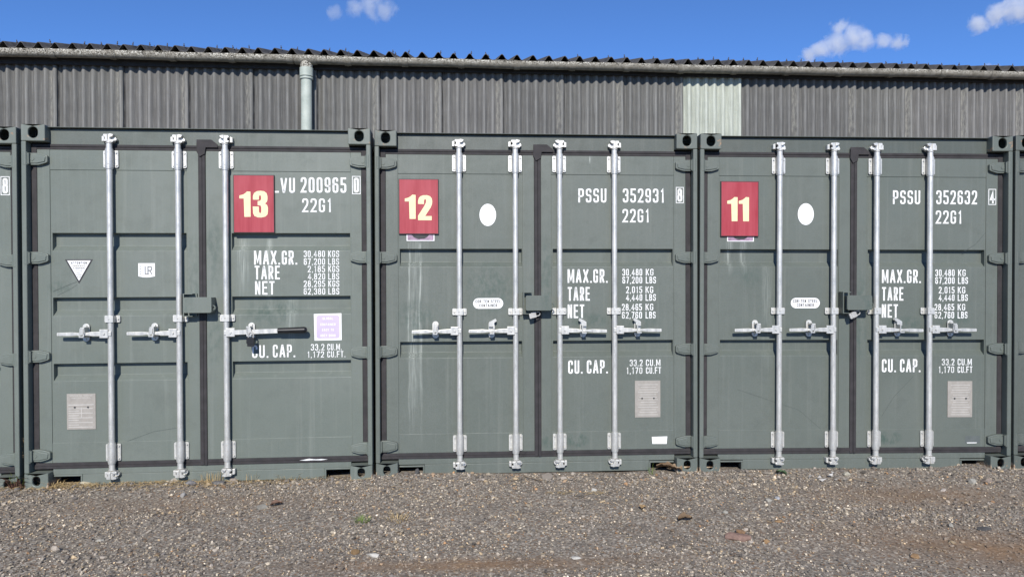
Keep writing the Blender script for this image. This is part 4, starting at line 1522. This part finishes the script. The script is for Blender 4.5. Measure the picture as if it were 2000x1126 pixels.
tuft('grass_tuft', -2.270, -.02, 40, .10, .075, .0020, dry_m, 'dry tuft beside the left bottom casting of container 13', 'grass tuft', 8, .9)
tuft('grass_tuft', -1.760, .050, 14, .05, .10, .0016, dry_m, 'few dry stems right of the left fork pocket of container 13', 'grass tuft', 9, .5)
tuft('grass_tuft', 2.075, .030, 14, .05, .10, .0013, grn_m, 'sparse green sprig at the right fork pocket of container 12', 'grass tuft', 10, .5)
# weed in the gap between the two left-hand containers: leaves at the foot, dry stem above
root = empty('weed_plant', (-2.515, -.025, gz(-2.515, -.025)))
tag(root, 'dark weed with a tall dry stem in the gap left of container 13', 'weed')
mb = MB()
rnd = random.Random(12)
blades(mb, 70, .13, .12, .006, rnd, 1.2)
mb.build('leaf_rosette', red_m, root)
mb = MB()
blades(mb, 34, .09, .16, .003, rnd, .9)
mb.build('leaf_rosette', grn_m, root)
mb = MB()
pts = [(0, .0, 0), (.005, .0, .12), (-.004, .006, .22), (.012, .004, .31), (.006, .0, .37)]
mb.tube(pts, .0065, 6)
for k in range(34):
    z = rnd.uniform(.20, .38)
    a = rnd.uniform(0, 6.28)
    mb.rod((.005, 0, z), (.005+.03*math.cos(a), .02*math.sin(a), z+rnd.uniform(.0, .03)), .0042, .0018, n=5)
mb.build('dry_stem', leaf_mat('dry stem', (.22, .16, .09), (.42, .32, .2)), root)
# straw litter along the foot of thirteen
mb = MB()
rnd = random.Random(20)
def straw_at(x, y, L_, w):
    a = rnd.uniform(0, 6.283)
    d = Vector((math.cos(a), math.sin(a), rnd.uniform(-.1, .25)))*L_/2
    s = Vector((-math.sin(a), math.cos(a), rnd.uniform(-.5, .5)))*w
    c = Vector((x, y, gz(x, y)+rnd.uniform(.006, .02)))
    mb.add([c-d-s, c-d+s, c+d+s*.6, c+d-s*.6], [(0, 1, 2, 3)])
for _ in range(2600):
    x = rnd.choice([rnd.gauss(-1.55, .36), rnd.uniform(-2.7, .0), rnd.gauss(-2.3, .2)])
    y = .05-abs(rnd.gauss(0, .085))
    if x > .1: continue
    straw_at(x, y, rnd.uniform(.012, .05), rnd.uniform(.0009, .0022))
for _ in range(420):
    straw_at(rnd.uniform(-3.5, 5), rnd.uniform(-1.9, .03), rnd.uniform(.01, .04), rnd.uniform(.0008, .0018))
for _ in range(90):
    straw_at(1.33+rnd.gauss(0, .06), -.47+rnd.gauss(0, .02), rnd.uniform(.01, .03), .0014)
    straw_at(1.56+rnd.gauss(0, .05), -.46+rnd.gauss(0, .02), rnd.uniform(.01, .03), .0014)
st = mb.build('dry_straw', dry_m)
tag(st, 'dry yellow straw littered along the foot of the containers', 'straw', kind='stuff')
# dead leaves
def leaf(x, y, s, rz, mat, label, seed, z=0.0):
    rnd = random.Random(seed)
    n = 9
    vs, fs = [], []
    for i in range(n):
        t = i/(n-1)
        w = math.sin(math.pi*t)**.8*.36*(1+.15*rnd.uniform(-1, 1))
        c = .25*math.sin(t*3.0)
        vs += [(t-.5, -w, c*.6+.12+.1*rnd.random()), (t-.5, 0, c*.6), (t-.5, w, c*.6+.16+.1*rnd.random())]
    for i in range(n-1):
        k = i*3
        fs += [(k, k+1, k+4, k+3), (k+1, k+2, k+5, k+4)]
    mb = MB()
    mb.add([(a*s, b*s, c*s) for a, b, c in vs], fs, True)
    o = mb.build('dead_leaf', mat, None, (x, y, gz(x, y)+.008+z))
    o.rotation_euler = (0, 0, rz)
    tag(o, label, 'leaf')
    return o
leaf(1.996, -1.076, .095, .2, brn_m, 'curled brown leaf on the gravel in front of container 12', 1)
leaf(-.56, -.60, .075, .5, leaf_mat('reddish leaf', (.14, .085, .06), (.22, .14, .10)), 'reddish brown leaf in front of container 13', 2)
leaf(2.19, .075, .13, -.4, brn_m, 'large dead leaf leaning in the right fork pocket of container 12', 3, .02)
leaf(2.265, .045, .12, -.8, leaf_mat('pale dead leaf', (.26, .18, .11), (.36, .27, .18)), 'paler dead leaf against the right bottom casting of container 12', 4, .015)
leaf(3.035, -.085, .09, 2.2, leaf_mat('green leaf', (.06, .10, .05), (.10, .15, .08)), 'small dark green leaf at the left foot of container 11', 5)
leaf(1.80, -.82, .06, 1.0, leaf_mat('orange leaf', (.27, .18, .09), (.34, .24, .13)), 'small orange leaf on the gravel right of centre', 6)
def twig(pts, r, label):
    mb = MB()
    x, y = pts[0][:2]
    z = gz(x, y)
    mb.tube([(a-x, b-y, c) for a, b, c in pts], r, 6)
    o = mb.build('twig', leaf_mat('twig bark', (.10, .075, .05), (.30, .24, .17)) if r < .004 else brn_m, None, (x, y, z))
    tag(o, label, 'twig')
twig([(1.10, -.02, .018), (1.16, -.085, .016), (1.215, -.16, .016)], .0038, 'pale twig lying at the foot of container 12')
twig([(3.50, -.20, .016), (3.58, -.30, .014), (3.63, -.38, .014)], .0035, 'dark twig lying in front of the right door of container 11')
# scraps of torn white sheeting near the foot of eleven
mb = MB()
rnd = random.Random(31)
for _ in range(9):
    x, y = rnd.gauss(0, .09), rnd.gauss(0, .05)
    a = rnd.uniform(0, 6.28)
    s = rnd.uniform(.010, .026)
    P4 = [(x+s*math.cos(a+q)*rnd.uniform(.6, 1.3), y+s*.7*math.sin(a+q), rnd.uniform(.004, .03)) for q in (0, 1.5, 3.0, 4.6)]
    mb.add(P4, [(0, 1, 2, 3)])
o = mb.build('torn_sheeting', plain('grubby white sheeting', (.34, .32, .29), (.48, .46, .42), .6, 20), None, (3.36, -.20, gz(3.36, -.2)+.006))
tag(o, 'crumpled scraps of torn whitish sheeting at the foot of container 11', 'litter')

# ------------------------------------------------------------------ clouds, far off
def cloud(u, v, dist, blobs, dens, label, seed):
    """u, v: direction in photograph pixels, used once to place the cloud in the far sky; blobs in metres"""
    d = fw + rr*((u-1000)/1400) - uu*((v-563)/1400)
    c = cam.matrix_world.translation + d*dist
    mb = MB()
    t = NT('cloud vapour')
    t.n.remove(t.bsdf)
    field = None
    wn_ = t.node('ShaderNodeTexNoise')
    t.l.new(t.scaled(1/46, (seed, 1, seed)), wn_.inputs['Vector'])
    wn_.inputs['Scale'].default_value = 1
    wn_.inputs['Detail'].default_value = 5
    wn_.inputs['Roughness'].default_value = .6
    w1 = t.node('ShaderNodeVectorMath', operation='SUBTRACT')
    t.l.new(wn_.outputs['Color'], w1.inputs[0])
    w1.inputs[1].default_value = (.5, .5, .5)
    w2 = t.node('ShaderNodeVectorMath', operation='MULTIPLY_ADD')
    t.l.new(w1.outputs[0], w2.inputs[0])
    w2.inputs[1].default_value = (58, 58, 46)
    t.l.new(t.obj(), w2.inputs[2])
    for (bx, by, bz, r) in blobs:
        bm = bmesh.new()
        bmesh.ops.create_icosphere(bm, subdivisions=3, radius=r*1.22)
        mb.add([(q.co.x+bx, q.co.y+by, q.co.z+bz) for q in bm.verts], [tuple(q.index for q in f.verts) for f in bm.faces])
        bm.free()
        vm = t.node('ShaderNodeVectorMath', operation='DISTANCE')
        t.l.new(w2.outputs[0], vm.inputs[0])
        vm.inputs[1].default_value = (bx, by, bz)
        q = t.math('SUBTRACT', 1.0, t.math('DIVIDE', vm.outputs['Value'], r))
        if field is None:
            field = q
        else:
            sm = t.node('ShaderNodeMath', operation='SMOOTH_MAX')
            t.put(sm.inputs[0], field)
            t.put(sm.inputs[1], q)
            sm.inputs[2].default_value = .15
            field = sm.outputs[0]
    n = t.noise(1/30, 8, .66, (seed, seed*2, seed*3), .6)
    f = t.math('ADD', t.math('MULTIPLY', field, .62), t.math('SUBTRACT', n, .66))
    dn = t.ramp(f, .0, .30, 0, dens*1.5)
    pv = t.node('ShaderNodeVolumePrincipled')
    pv.inputs['Color'].default_value = (.97, .97, .98, 1)
    pv.inputs['Anisotropy'].default_value = .1
    t.l.new(dn, pv.inputs['Density'])
    t.l.new(pv.outputs[0], t.out.inputs['Volume'])
    o = mb.build('cloud', t.m, None, c)
    o.rotation_euler.z = -yaw-math.atan((u-1000)/1400)
    rm = o.modifiers.new('remesh', 'REMESH')
    rm.mode = 'VOXEL'
    rm.voxel_size = 5
    tag(o, label, 'cloud')
    return o
D_ = 1500
k_ = D_/1400
def bl(lst):
    return [(x*k_, y*k_, z*k_, r*k_) for x, y, z, r in lst]
cloud(1655, 82, D_, bl([(-70, 0, -22, 26), (-45, 0, -8, 30), (-20, 6, 2, 34), (8, 0, 6, 34), (-15, 0, 28, 26), (30, -4, 0, 28), (60, 0, -6, 20), (88, 0, -10, 20), (105, 0, -12, 12)]), .030, 'white wedge-shaped cloud above the roof on the right', 2.0)
cloud(1975, 22, D_, bl([(-50, 0, -14, 24), (-22, 0, -2, 34), (10, 5, 6, 40), (50, 0, 4, 44), (95, 0, 0, 42)]), .034, 'bright cloud cut off by the top right corner', 5.0)
cloud(725, 20, D_, bl([(-28, 0, 2, 26), (-5, 0, 8, 34), (-2, 0, -12, 22), (30, 0, 2, 26), (10, 0, 30, 30)]), .014, 'thin ragged cloud at the top edge left of centre', 9.0)
cloud(653, 23, D_, bl([(0, 0, 0, 22), (-4, 0, -6, 18), (6, 0, 6, 15)]), .012, 'small faint puff left of the thin ragged cloud', 12.0)
cloud(1918, 134, D_, bl([(-14, 0, -4, 14), (4, 0, 0, 16), (20, 0, -4, 12)]), .030, 'low cloud just showing over the roof at the far right', 15.0)
